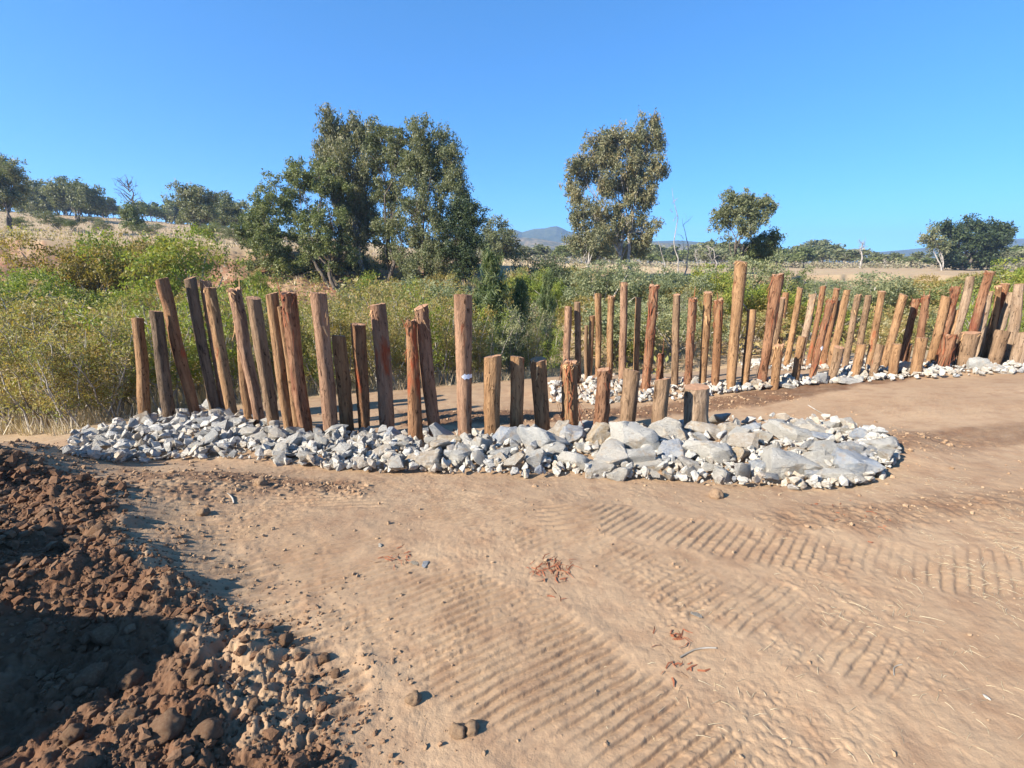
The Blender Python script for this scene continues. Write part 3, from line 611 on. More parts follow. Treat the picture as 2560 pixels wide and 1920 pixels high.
def make_pile(i, d, row, label):
    tx, ty, bx, by, wt, wb, wood, shred = d
    X, Y, t = ground_hit(bx, by); X, Y, t = float(X[0]), float(Y[0]), float(t[0]); zb = float(macro(np.array([X]), np.array([Y]))[0])
    a, b, c = ray(tx, ty); tt = Y / b; top = Vector((float(a * tt), Y, float(CAMH + c * tt))); base = Vector((X, Y, zb)); ax = top - base; L = ax.length
    r0 = wb / 2 / FPX * t; r1 = wt / 2 / FPX * float(tt)
    root = bpy.data.objects.new('timber_pile', None); C.objects.link(root); root.location = base; root.empty_display_size = .1
    root.rotation_mode = 'QUATERNION'; root.rotation_quaternion = ax.to_track_quat('Z', 'Y')
    grp = 'timber piles of the front row' if row == 'F' else 'timber piles of the second and far rows'
    tag(root, label, 'timber pile', grp)
    ro = {'dark': .05, 'red': .10, 'grey': .05, 'pink': .05, 'tan': .045, 'brown': .06, 'pale': .05}[wood]
    V, F, Vt, Ft = pile_mesh(L, r0, r1, 100 + i, ro * (1.2 if shred > 6 else 1), .014 if L > 1 else .01, seg=32 if row == 'F' else 18, jag=.05 if shred > 4 else .008)
    me = mesh_np('shaft', V, F, True, mat=WOOD[wood]); link('shaft', me, root)
    bm = bmesh.new(); vs = [bm.verts.new(q) for q in Vt]
    for f in Ft:
        try: bm.faces.new([vs[k] for k in dict.fromkeys(f.tolist())])
        except ValueError: pass
    me2 = bpy.data.meshes.new('cut_top'); bm.to_mesh(me2); bm.free(); me2.materials.append(m_end); link('cut_top', me2, root)
    if shred:
        zr = (.75, 1.0) if shred < 9 else (.05, 1.0)
        V, F = strips_mesh(L, (r0 + r1) / 2, shred * 2, 900 + i, zr[0], zr[1], ln=(.05, .12 + .02 * min(shred, 12)), wid=(.006, .022), out=.03 if shred < 20 else .06)
        tag(link('bark_strips', mesh_np('bark_strips', V, F, False, mat=m_bark if wood in ('red', 'brown') or shred > 20 else m_bark2), root), kind='stuff')
        V, F = strips_mesh(L, r1, 6 + shred, 950 + i, .985, 1.0, ln=(.015, .05), wid=(.008, .02), out=.02)
        tag(link('splinters', mesh_np('splinters', V, F, False, mat=m_bark if wood in ('red', 'brown') else m_bark2), root), kind='stuff')
    for pi, py_ in ((18, 930), (1025, 867)):
        if i == pi:      # white paint band: thin shell just proud of the shaft
            f = (by - py_) / (by - ty); m = 18; th = np.linspace(R(170), R(350), m)
            seg = 32 if row == 'F' else 18; Vall = pile_mesh(L, r0, r1, 100 + i, ro * (1.2 if shred > 6 else 1), .014, seg=seg, jag=.05 if shred > 4 else .008)[0]
            nr = len(Vall) // seg; ring = Vall.reshape(nr, seg, 3); zc = ring[:, :, 2].mean(1); zt = f * L
            def pt(z, th_):
                kk = min(max(np.searchsorted(zc, z) - 1, 0), nr - 2); w_ = (z - zc[kk]) / (zc[kk + 1] - zc[kk]); ra = ring[kk] * (1 - w_) + ring[kk + 1] * w_
                u = (th_ / (2 * np.pi)) % 1 * seg; a_ = int(u) % seg; b_ = (a_ + 1) % seg; q = ra[a_] * (1 - u % 1) + ra[b_] * (u % 1); c_ = ra.mean(0)
                q = q.copy(); q[:2] += (q[:2] - c_[:2]) / (np.hypot(*(q[:2] - c_[:2])) + 1e-6) * .003; return q
            rg = np.random.RandomState(5); hw = .022 if row == 'F' else .028; Vp = []
            for q_, th_ in enumerate(th):
                e = hw * (1 + .5 * rg.randn() * .5) * (1 if 0 < q_ < m - 1 else .3); sl_ = -.012 * (q_ / m)
                for s_ in (-1, 0, 1): Vp.append(pt(zt + sl_ + s_ * e, th_))
            Vp = np.array(Vp); Fp = []
            for q_ in range(m - 1):
                for s_ in range(2): Fp.append([q_ * 3 + s_, q_ * 3 + 3 + s_, q_ * 3 + 4 + s_, q_ * 3 + 1 + s_])
            link('paint_mark', mesh_np('paint_mark', Vp, np.array(Fp), True, mat=m_paint), root)
    return (X, Y, r0)
PILES = []
for i, d in enumerate(FRONT): PILES.append(make_pile(i, d[:8], 'F', d[8]))
for i, d in enumerate(SEC): PILES.append(make_pile(1000 + i, d[:8], d[8], d[9]))

# landmarks for wording: position across the photo -> short true names
LM = [(-200, 'far left of all piles'), (150, 'well left of the leftmost pile'), (290, 'just left of the leftmost pile'), (365, 'by the short leftmost pile'), (426, 'by the dark second pile'), (491, 'by the strongly leaning third pile'), (545, 'by the tall shaded fourth pile'), (582, 'by the sixth pile from left'), (651, 'by the split-topped pile'), (687, 'by the thick dark grey pile'), (727, 'by the tall yellowish pile'), (767, 'by the red ragged-topped pile'), (829, 'by the thick smooth pale pile'), (869, 'by the mid-height yellowish pile'), (912, 'by the mid-height reddish-brown pile'), (970, 'by the thick grey-stained pile'), (1039, 'by the reddish widening pile'), (1090, 'by the crooked mottled pile'), (1163, 'by the white-marked centre pile'), (1231, 'by the first yellowish stump'), (1292, 'by the second yellowish stump'), (1358, 'by the left-leaning stump'), (1425, 'by the red-shredded stump'), (1498, 'by the grooved reddish stump'), (1566, 'by the greyish-brown stump'), (1643, 'by the crooked knobbly stump'), (1737, 'by the fattest stump'), (1830, 'right of the fattest stump'), (1930, 'well right of the fattest stump'), (2050, 'near the right end of the rubble'), (2170, 'at the right end of the rubble')]
LM2 = [(1340, 'left of the second row'), (1415, 'by the leftmost second-row pile'), (1475, 'by the thin crooked pile'), (1522, 'by the slender orange-brown pile'), (1555, 'by the slim greyish-pink pile'), (1588, 'by the slender smooth orange pile'), (1615, 'by the tall shaggy red pile'), (1647, 'by the splintered red stump'), (1686, 'by the straight plain greyish pile'), (1719, 'by the dark red shaggy pile'), (1756, 'by the slightly bent brown pile'), (1787, 'by the pile with peeling bark'), (1826, 'by the tallest flared pile'), (1861, 'right of the tallest flared pile'), (1902, 'by the tall frayed red-brown pile'), (1936, 'by the tufted short pile'), (1987, 'by the mottled white-barked pile'), (2028, 'by the red split white-marked pile'), (2078, 'by the short thick greyish stump'), (2134, 'by the first alike stump'), (2180, 'by the middle alike stump'), (2232, 'by the third alike stump'), (2288, 'by the stump under the red-ended pile'), (2350, 'by the orange-shredded stump'), (2411, 'by the very thick dark stump'), (2483, 'by the thick knobbly stump'), (2560, 'at the right edge of the photo')]
def near_lm(px, second=False, side=False):
    q = min(LM2 if second else LM, key=lambda q: abs(q[0] - px))
    if side and q[1].startswith('by the ') and abs(px - q[0]) > 9: return ('just left of the ' if px < q[0] else 'just right of the ') + q[1][7:]
    return q[1]
# ------------------------------------------------------------------ rocks
def rock_proto(seed, npt=16, flat=.7, sub=1, amp=.05):
    rg = np.random.RandomState(seed); P_ = rg.randn(npt, 3); P_ /= np.linalg.norm(P_, axis=1)[:, None]; P_ *= rg.uniform(.75, 1.0, (npt, 1))
    P_ = np.sign(P_) * np.abs(P_) ** .8 * [1.0, rg.uniform(.65, .95), flat * rg.uniform(.7, 1.1)]
    bm = bmesh.new()
    for q in P_: bm.verts.new(q)
    bmesh.ops.convex_hull(bm, input=bm.verts)
    for vv in [v_ for v_ in bm.verts if not v_.link_faces]: bm.verts.remove(vv)
    bmesh.ops.dissolve_limit(bm, angle_limit=R(16), verts=bm.verts, edges=bm.edges)
    bmesh.ops.bevel(bm, geom=list(bm.edges), offset=.02, segments=1, affect='EDGES')
    bmesh.ops.triangulate(bm, faces=bm.faces)
    for k in range(sub): bmesh.ops.subdivide_edges(bm, edges=[e for e in bm.edges if e.calc_length() > .22], cuts=1)
    bmesh.ops.triangulate(bm, faces=bm.faces); bm.normal_update()
    co_ = np.array([v_.co for v_ in bm.verts]); d = n3(co_[:, 0] * 2.2 + seed, co_[:, 1] * 2.2, co_[:, 2] * 3.5, 4) * amp + n3(co_[:, 0] * 6 + seed, co_[:, 1] * 6, co_[:, 2] * 9, 5) * amp * .5
    for v_, dd in zip(bm.verts, d): v_.co += v_.normal * float(dd)
    me = bpy.data.meshes.new('rock'); bm.to_mesh(me); bm.free()
    me.polygons.foreach_set('use_smooth', [True] * len(me.polygons)); me.set_sharp_from_angle(angle=R(24)); me.materials.append(m_rock)
    return me
BIG = [rock_proto(s, 13 + s % 6, .78, 2, .10) for s in range(10)]
MED = [rock_proto(40 + s, 11 + s % 4, .62, 1, .08) for s in range(10)]
LOWR = []
for s in range(8):
    rg = np.random.RandomState(300 + s); bm = bmesh.new()
    for q in rg.randn(11, 3): q = q / np.linalg.norm(q); bm.verts.new((q[0], q[1] * rg.uniform(.6, .95), q[2] * rg.uniform(.4, .7)))
    bmesh.ops.convex_hull(bm, input=bm.verts)
    for vv in [v_ for v_ in bm.verts if not v_.link_faces]: bm.verts.remove(vv)
    bmesh.ops.triangulate(bm, faces=bm.faces); bm.verts.index_update()
    LOWR.append((np.array([v_.co for v_ in bm.verts]), np.array([[v_.index for v_ in f.verts] for f in bm.faces]))); bm.free()
def rotm(rg):
    q = rg.randn(4); q /= np.linalg.norm(q); w_, x, y, z = q
    return np.array([[1 - 2 * (y * y + z * z), 2 * (x * y - z * w_), 2 * (x * z + y * w_)], [2 * (x * y + z * w_), 1 - 2 * (x * x + z * z), 2 * (y * z - x * w_)], [2 * (x * z - y * w_), 2 * (y * z + x * w_), 1 - 2 * (x * x + y * y)]])
# the boulders one can single out: px, py (centre in the photo), half width px, half height px, tone, label
BOULD = [
 (1366,1105,66,34,'tan0','large cream boulder with slanted face at the foot of the left-leaning stump'),
 (1050,1153,46,20,'','broad flat-topped blue-white boulder at the front edge, left of the centre stump'),
 (1585,1098,62,44,'','largest pinkish-white boulder, tall and rounded, below the greyish-brown stump'),
 (1535,1140,52,40,'','big pale boulder leaning on the left of the largest pinkish-white one'),
 (1600,1150,44,32,'','pale rounded boulder low in front of the largest pinkish-white one'),
 (1505,1092,34,30,'tan','tan and yellow stained boulder below the grooved reddish stump'),
 (1440,1090,32,26,'blue','grey jagged boulder below the shredded stump'),
 (1438,1152,38,30,'','bright white rounded boulder at the front edge below the shredded stump'),
 (1272,1097,36,24,'blue','grey-blue sloping boulder below the second short stump'),
 (1252,1135,36,16,'','long flat white boulder under the grey-blue sloping one'),
 (1206,1115,28,26,'','white angular boulder with a dark shaded right face, right of the white-marked pile'),
 (1340,1150,26,34,'','narrow yellowish-white boulder standing upright at the front edge'),
 (1385,1128,44,22,'','pale grey slab resting against the cream boulder'),
 (1155,1135,36,26,'','white boulder with dark right side under the white-marked pile'),
 (1120,1108,32,18,'tan','tan and grey flat boulder at the foot of the crooked pile'),
 (1680,1085,50,28,'tan0','long cream sloping boulder at the foot of the knobbly stump'),
 (1690,1132,34,22,'blue','square blue-white boulder right of the largest boulder'),
 (1775,1078,50,24,'','broad white boulder directly under the fattest stump'),
 (1830,1078,30,24,'','white and pink boulder with dark right end beside the broad white one'),
 (1785,1130,58,34,'','wide pale grey fractured boulder next to the orange-faced rock'),
 (1856,1136,26,24,'tan','square rock with an orange flat face in the right part of the rubble'),
 (1880,1082,36,18,'blue','blue-grey lying slab behind the orange-faced rock'),
 (1990,1090,60,26,'tan0','wide pinkish boulder group stone at the back right of the rubble'),
 (2000,1140,38,12,'tan','flat brownish stone covered with straw in the right rubble'),
 (1985,1168,66,34,'tan0','large brown-sided overhanging boulder at the front right of the rubble'),
 (2060,1160,44,26,'','pale grey boulder right of the overhanging brown-sided one'),
 (2160,1165,50,34,'blue','big blue-grey pyramid-shaped boulder at the right end of the rubble'),
 (2120,1195,50,24,'','pale angular boulder at the front below the blue-grey pyramid'),
 (2130,1125,36,24,'','white-grey boulder above the blue-grey pyramid-shaped one'),
 (2210,1115,46,24,'','isolated cream boulder lying at the far right end of the rubble'),
 (2155,1092,24,20,'blue','blue rounded stone left of the isolated cream boulder'),
 (2075,1098,34,12,'blue','dark striped slab near the back right of the rubble'),
 (1900,1168,22,20,'blue','small blue-and-white stone left of the overhanging boulder'),
 (1810,1185,26,26,'','cream pointed stone at the front edge right of centre'),
 (2040,1190,20,16,'blue','small blue-white wedge stone at the front right'),
 (1955,1063,14,12,'','small white stone perched on the back right edge of the rubble'),
 (2035,1060,14,11,'','small round white stone behind the wide pinkish boulder'),
 (1470,1066,34,16,'','pale slab behind the shredded stump with shadow across it'),
 (1460,1120,24,14,'','small white slab between the jagged grey and the bright white boulder'),
 (1500,1175,36,22,'','pale stone at the toe of the rubble below the tan stained boulder'),
 (1560,1185,34,20,'','grey-white stone at the toe of the rubble below the big pale boulder'),
 (1630,1165,42,18,'tan0','brown-veined slab low in front of the white pinkish boulder'),
 (1725,1165,30,18,'','pale low stone under the square blue-white boulder'),
 (945,1135,30,20,'','pale blocky boulder left of the broad flat-topped one'),
 (985,1150,28,18,'','brown-sided stone touching the broad flat-topped boulder'),
 (975,1092,22,18,'blue','grey pointed stone at the foot of the thick stained pile'),
 (905,1095,22,15,'','slanted white slab below the mid-height reddish-brown pile'),
 (1010,1105,28,18,'','cream rounded stone with a rusty spot, left of the reddish widening pile'),
]
PLACED = []
def mat_of(t): return {'tan': m_rock_tan, 'blue': m_rock_blue}.get(t)
def add_rock(me, X, Y, Z, sc, rot, label, group, mat=None, name='rock'):
    o = link(name, me, None, (X, Y, Z)); o.scale = sc; o.rotation_euler = rot; tag(o, label, 'rock', group)
    if mat:
        o.material_slots[0].link = 'OBJECT'; o.material_slots[0].material = mat
    return o
rg = np.random.RandomState(11)
mat_tan0 = rock_mat('cream_rock', 'tan0')
for k, (px, py, hw, hh, tone, lab) in enumerate(BOULD):
    X, Y, t = ground_hit(px, py + hh * .85); X, Y, t = float(X[0]), float(Y[0]), float(t[0])
    rx = hw / FPX * t * 1.3; rz = hh / FPX * t * 1.25; ry = (rx * .55 + rz * .45) ; Z = float(macro(np.array([X]), np.array([Y]))[0])
    add_rock(BIG[k % 10], X, Y + ry * .5, Z + rz * .5, (rx, ry / .8, rz / .72), (rg.uniform(-.25, .25), rg.uniform(-.25, .25), rg.choice([0, math.pi]) + rg.uniform(-.35, .35)), lab, 'boulders in the front rubble', mat_of(tone))
    PLACED.append((X, Y + ry * .5, max(rx, ry) * .8))
def strip_pts(F, B, n, zf, rg, ext=(0, 1), power=1):
    S = rg.uniform(0, len(F) - 1, n); i = np.minimum(S.astype(int), len(F) - 2); f = S - i; Fa = np.array(F, float); Ba = np.array(B, float)
    w_ = rg.uniform(ext[0], ext[1], n)[:, None]
    fp = Fa[i] * (1 - f)[:, None] + Fa[i + 1] * f[:, None]; bp = Ba[i] * (1 - f)[:, None] + Ba[i + 1] * f[:, None]
    P_ = fp * (1 - w_) + bp * w_; return P_[:, 0], P_[:, 1], w_[:, 0]
def seg_label(px, py):
    if py < 1010 and px > 1340: return None
    if px < 360: return 'grey-white angular rock in the low rubble left of the leftmost pile'
    if px < 520: return 'angular pale rock in the rubble at the feet of the four left-hand piles'
    if px < 660: return 'pale angular rock in the rubble below the leaning piles left of the red-topped one'
    if px < 800: return 'pale broken rock in the rubble below the red-topped pile'
    if px < 960: return 'small pale rock in the gravelly rubble left of the thick stained pile'
    if px < 1170: return 'white angular rock in the rubble left of the white-marked pile'
    if px < 1460: return 'white or blue-grey rock filling gaps below the short stumps'
    if px < 1760: return 'pale rock wedged between the large boulders left of the fattest stump'
    return 'pale rock wedged between boulders at the right end of the front rubble'
rg = np.random.RandomState(21); cand = []
px, py, w_ = strip_pts(STRIP1_F, STRIP1_B, 900, z1, rg, (.03, .97)); X, Y, t = ground_hit(px, py)
Zm = macro(X, Y); cnt = 0
for k in np.argsort(-t):
    pass
order = rg.permutation(len(px))
for k in order:
    base = np.interp(px[k], [175, 500, 800, 1000, 1400, 2200], [18, 23, 23, 32, 34, 38]); hw = base * rg.uniform(.55, 1.45)
    r = hw / FPX * t[k]
    if any((X[k] - q[0]) ** 2 + (Y[k] - q[1]) ** 2 < ((r + q[2]) * .66) ** 2 for q in PLACED): continue
    if cnt >= 185: break
    PLACED.append((X[k], Y[k], r)); cnt += 1
    lift = rg.uniform(.25, .8) * r + .02 * rg.rand()
    add_rock(MED[rg.randint(10)], X[k], Y[k], Zm[k] + lift, (r * rg.uniform(1, 1.35), r * rg.uniform(.8, 1.1), r * rg.uniform(.8, 1.2)), (rg.uniform(-.6, .6), rg.uniform(-.6, .6), rg.uniform(0, 6.28)), ('smaller ' if hw < base * .85 else 'mid-sized ' if hw < base * 1.15 else 'larger ') + ('rock at the rubble toe ' if w_[k] < .35 else 'rock in mid-rubble ' if w_[k] < .68 else 'rock along the rubble back ') + near_lm(px[k], False, True), 'rocks of the front rubble')
# second strip
rg = np.random.RandomState(22); PL2 = []
B2 = [(1736,950+20,16,20,'bright white upright stone right of the fattest stump, in the second rubble line'),(1890,963,16,14,'white rounded stone near the foot of the tall thick red-brown pile'),(2052,948,24,16,'large white stone at the foot of the short greyish stump, second rubble line'),(2262,920,17,15,'white stone between the pale stump and the tan stump, second rubble line'),(2448,912,30,18,'large white boulder right of the very thick grey stump'),(2505,925,28,13,'blue-white flat boulder near the right edge, second rubble line'),(2130,955,32,8,'long low white slab at the edge of the dirt berm'),(1965,965,40,8,'long low white slab partly buried by the dirt berm')]
for (a, b, hw, hh, lab) in B2:
    X_, Y_, t_ = ground_hit(a, b + hh * .7); X_, Y_, t_ = float(X_[0]), float(Y_[0]), float(t_[0]); r = hw / FPX * t_; rz = hh / FPX * t_ * 1.3
    add_rock(BIG[rg.randint(10)], X_, Y_ + r * .4, float(macro(np.array([X_]), np.array([Y_]))[0]) + rz * .5, (r * 1.1, r, rz / .7), (rg.uniform(-.2, .2), rg.uniform(-.2, .2), rg.uniform(-.4, .4)), lab, 'larger stones of the second rubble line'); PL2.append((X_, Y_, r))
for (Fs, Bs, n, mx, lab0) in ((STRIP2_F, STRIP2_B, 500, 62, None), (STRIP3_F, STRIP3_B, 60, 12, 'small white rock in the short rubble line behind the tall thick red-brown pile')):
    px, py, w_ = strip_pts(Fs, Bs, n, z2, rg, (.02, .98)); X, Y, t = ground_hit(px, py); Zm = macro(X, Y); cnt = 0
    for k in range(n):
        r = rg.uniform(8, 17) / FPX * t[k]
        if cnt >= mx: break
        if any((X[k] - q[0]) ** 2 + (Y[k] - q[1]) ** 2 < ((r + q[2]) * .7) ** 2 for q in PL2): continue
        PL2.append((X[k], Y[k], r)); cnt += 1
        lab = lab0 or (('front' if w_[k] < .5 else 'back') + ' rock of the second rubble line ' + near_lm(px[k], True, True))
        add_rock(MED[rg.randint(10)], X[k], Y[k], Zm[k] + r * rg.uniform(.2, .7), (r * 1.2, r, r * rg.uniform(.7, 1)), (rg.uniform(-.5, .5), rg.uniform(-.5, .5), rg.uniform(0, 6.28)), lab, 'rocks of the second rubble line')
def scatter_low(protos, X, Y, Z, r, rg, zs=1.0):
    Vs, Fs, T, n = [], [], [], 0
    for k in range(len(X)):
        V, F = protos[rg.randint(len(protos))]; Rm = rotm(rg); q = (V * [1, 1, 1]) @ Rm.T * r[k]; q[:, 2] *= zs; Vs.append(q + [X[k], Y[k], Z[k]]); Fs.append(F + n); n += len(V); T.append(np.full(len(V), rg.rand()))
    return np.concatenate(Vs), np.concatenate(Fs), np.concatenate(T)
rg = np.random.RandomState(23); rub = []
for (Fs, Bs, n, lo, hi) in ((STRIP1_F, STRIP1_B, 2300, 6, 19), (STRIP1_F, STRIP1_B, 1500, 2.5, 6), (STRIP2_F, STRIP2_B, 1100, 5, 12), (STRIP3_F, STRIP3_B, 200, 4, 8)):
    px, py, w_ = strip_pts(Fs, Bs, n, z1, rg, (-.02, 1.06)); X, Y, t = ground_hit(px, py); r = rg.uniform(lo, hi, n) / FPX * t * np.where(rg.rand(n) < .3, .5, 1); Z = macro(X, Y) + r * rg.uniform(.1, 1.1, n) + .02
    rub.append(scatter_low(LOWR, X, Y, Z, r, rg))
n_ = 0; VV, FF, TT = [], [], []
for V, F, T in rub: VV.append(V); FF.append(F + n_); TT.append(T); n_ += len(V)
o = link('rubble', mesh_np('rubble', np.concatenate(VV), np.concatenate(FF), False, {'tint': np.concatenate(TT)}, m_rubble)); tag(o, 'small white and grey broken stones filling the rubble lines around the piles', 'rubble', kind='stuff')

# ------------------------------------------------------------------ clods
def clod_proto(seed):
    bm = bmesh.new(); bmesh.ops.create_icosphere(bm, subdivisions=3, radius=1)
    co_ = np.array([v_.co for v_ in bm.verts]); d = .32 * n3(co_[:, 0] * 1.5 + seed * 3, co_[:, 1] * 1.5, co_[:, 2] * 1.5, 8) + .16 * n3(co_[:, 0] * 3.4 + seed, co_[:, 1] * 3.4, co_[:, 2] * 3.4, 9) + .09 * n3(co_[:, 0] * 8 + seed, co_[:, 1] * 8, co_[:, 2] * 8, 10)
    for v_, dd in zip(bm.verts, d): v_.co = v_.co * float(1 + dd); v_.co.z *= .75
    me = bpy.data.meshes.new('clod'); bm.to_mesh(me); bm.free(); me.polygons.foreach_set('use_smooth', [True] * len(me.polygons)); me.materials.append(m_clod); return me
CL = [clod_proto(s) for s in range(7)]
BC = [(955,1790+20,0,0,None)]
BIGC = [(420,1830,46,'largest rounded soil clod at the bottom left, beside the deep shadow'),(525,1845,36,'tall pointed soil clod right of the largest one'),(235,1710,36,'flat-topped soil clod at the edge of the black shadow, lower left'),(330,1705,26,'squarish soil clod just right of the flat-topped one'),(250,1335,30,'pale pointed soil clod high on the spoil heap, casting a long shadow'),(135,1335,32,'broad soil clod on the upper left of the spoil heap'),(190,1360,28,'dark-sided soil clod between two pale ones on the heap'),(95,1590,22,'small pale clod left of centre of the spoil heap'),(270,1590,34,'lumpy clod in the middle of the spoil heap'),(225,1605,20,'clod leaning on the lumpy one in the middle of the heap'),(460,1610,26,'rounded clod right of the heap middle, near the tread marks'),(715,1605,20,'lone clod on the right margin of the dark soil with shadow to its right'),(490,1700,28,'clod pair member by the dark furrow at lower left'),(530,1715,20,'smaller clod touching the clod by the dark furrow'),(330,1800,26,'broken clod left of the largest rounded clod'),(190,1845,30,'clod at the lower left corner of the lit soil'),(640,1780,18,'small clod between the largest clods and the smooth dirt'),(1145,1825,22,'flat clod in the cluster at the bottom centre'),(1180,1820,22,'rounded clod, right one of the cluster at the bottom centre'),(1035,1745,20,'half-buried oval clod in the dry dirt, bottom centre'),(810,1640,14,'clod topping the small clod row left of the treads'),(840,1680,15,'upright clod in the small clod row left of the treads'),(775,1695,14,'lower clod of the small clod row left of the treads'),(655,1208,16,'dark clod lying alone below the red-topped pile'),(510,1282,14,'black-looking clod on the smooth dirt at the left'),(1790,1232,20,'curled brown clod in front of the right rubble'),(260,1165+50,12,'small clod at the top edge of the spoil heap')]
for k, (a, b, hw, lab) in enumerate(BIGC):
    X_, Y_, t_ = ground_hit(a, b + hw * .4); X_, Y_, t_ = float(X_[0]), float(Y_[0]), float(t_[0]); r = hw / FPX * t_ * .88
    o = link('soil_clod', CL[k % 7], None, (X_, Y_, float(gz(X_, Y_)[0]) + r * .3)); o.scale = (r, r * .95, r * 1.05); o.rotation_euler = (rs.uniform(-.4, .4), rs.uniform(-.4, .4), rs.uniform(0, 6)); tag(o, lab, 'soil clod', 'soil clods')
    if b < 1300 or a > 1000: o.material_slots[0].link = 'OBJECT'; o.material_slots[0].material = m_crumb
rg = np.random.RandomState(31)
lowc = []
for s in range(6):
    bm = bmesh.new(); bmesh.ops.create_icosphere(bm, subdivisions=1, radius=1); V = np.array([v_.co for v_ in bm.verts]); bm.verts.index_update(); F = np.array([[v_.index for v_ in f.verts] for f in bm.faces]); bm.free()
    V = V * (1 + .38 * rg.randn(len(V), 1) * .7); lowc.append((V * [1, 1, .75], F))
N = 52000; X = rg.uniform(-5.5, 4.5, N); Y = rg.uniform(.9, 7.5, N); d = dist_poly(X, Y, W_ROUGH)
prob = np.where(d < 0, .75, .75 * np.exp(-np.maximum(d, 0) / .28))
for wp, s in zip(W_DAMP, (.45, .3, .25, .12)): prob = np.maximum(prob, s * sstep(.2, -.1, dist_poly(X, Y, wp)))
cl = np.exp(-(((X + .1) / .5) ** 2 + ((Y - 1.35) / .12) ** 2)); prob = np.maximum(prob, .35 * cl)
prob = np.maximum(prob, .03)
X = np.concatenate([X, rg.uniform(-4.6, -.3, 60000)]); Y = np.concatenate([Y, rg.uniform(.95, 4.4, 60000)]); dd = dist_poly(X[N:], Y[N:], W_ROUGH); fr = np.clip(np.abs(X[N:] / Y[N:]) < 1.25, 0, 1); prob = np.concatenate([prob, np.where(dd < .05, .5, .25 * np.exp(-np.maximum(dd, 0) / .2)) * fr]); d = np.concatenate([d, dd]); N = len(X)
dens = rg.rand(N) < prob * (.35 + .65 * (fbm2(X * 2, Y * 2, 2, 71) > -.1))
X, Y, d = X[dens], Y[dens], d[dens]; big = rg.pareto(2.4, len(X)) * .007 + .005; r = np.minimum(big, np.where(d < 0, .034, .02)); r *= np.where(d < 0, 1.25, .9) * np.clip(Y / 3, .6, 1.3)
V, F, T = scatter_low(lowc, X, Y, gz(X, Y) + r * .3, r, rg, .85); dmp = np.repeat(np.where(d < 0, .85, .85 * np.exp(-np.maximum(d, 0) / .25)), len(lowc[0][0]))
isw = (d < .12); 
m_scrumb = clod_mat('loose_soil', None)
o = link('soil_crumbs', mesh_np('soil_crumbs', V, F, False, {'damp': dmp}, m_scrumb)); tag(o, 'loose brown soil crumbs and small clods strewn over the dug ground', 'loose soil', kind='stuff')

# stones, straw, shreds lying on the dirt
FLAT = [(1062,1405,18,9,'blue','flat greenish-grey stone half buried in the dirt beside bark shreds'),(954,1357,14,9,'','small pointed white stone in the tread marks left of centre'),(1740,1534,16,9,'tan0','small flat pale stone half buried in the right dirt'),(1035,1402,14,8,'tan','small brownish stone left of the flat greenish-grey one')]
for (a, b, hw, hh, tone, lab) in FLAT:
    X_, Y_, t_ = ground_hit(a, b + 4); X_, Y_, t_ = float(X_[0]), float(Y_[0]), float(t_[0]); r = hw / FPX * t_
    add_rock(MED[rs.randint(10)], X_, Y_, float(gz(X_, Y_)[0]) + .004, (r, r * .8, r * .5), (0, 0, rs.uniform(0, 6)), lab, 'single stones on the dirt', mat_of(tone), 'stone')
def blades(X, Y, Z, L, W, rg, up=.15, curl=.2):
    n = len(X); a = rg.uniform(0, 2 * np.pi, n); u = np.abs(rg.normal(0, up, n)); dx, dy = np.cos(a) * L, np.sin(a) * L; ox, oy = -np.sin(a) * W, np.cos(a) * W; b = rg.normal(0, curl, n)
    p0 = np.stack([X, Y, Z], 1); mid = p0 + np.stack([dx * .5 - np.sin(a) * b * L * .5, dy * .5 + np.cos(a) * b * L * .5, u * L * .5 + .002], 1); p2 = p0 + np.stack([dx, dy, u * L * .4], 1); o_ = np.stack([ox, oy, W * .6], 1)
    V = np.stack([p0 - o_, p0 + o_, mid - o_, mid + o_, p2 - o_ * .5, p2 + o_ * .5], 1).reshape(-1, 3); k = np.arange(n)[:, None] * 6
    F = np.concatenate([k + [0, 1, 3, 2], k + [2, 3, 5, 4]]); return V, F, np.repeat(rg.rand(n), 6)
rg = np.random.RandomState(41); n = 22000; px = rg.uniform(1250, 2750, n); py = rg.uniform(1120, 1920, n)
dn = .05 + .9 * np.exp(-((px - 2200) / 260) ** 2 - ((py - 1215) / 45) ** 2) + .7 * np.exp(-((px - 2480) / 200) ** 2 - ((py - 1400) / 110) ** 2) + .5 * np.exp(-((px - 1970) / 70) ** 2 - ((py - 1690) / 35) ** 2) + .6 * np.exp(-((px - 2060) / 80) ** 2 - ((py - 1640) / 30) ** 2) + .25 * np.exp(-((px - 2250) / 300) ** 2 - ((py - 1560) / 90) ** 2)
X, Y, t = ground_hit(px, py); keep = rg.rand(n) < dn * np.clip(t / 4, .12, 1) * (px > 1500 + 200 * rg.rand(n)) * (.2 + 1.6 * (fbm2(X * 3.5, Y * 3.5, 2, 42) > .08)); X, Y = X[keep], Y[keep]
V, F, T = blades(X, Y, gz(X, Y) + .002, rg.uniform(.008, .06, len(X)) * (1 + (rg.rand(len(X)) < .05)), rg.uniform(.0004, .0010, len(X)), rg, .10, .10)
o = link('straw', mesh_np('straw', V, F, False, {'tint': T}, L_straw)); tag(o, 'dry straw scattered over the dirt at the right', 'straw', kind='stuff')
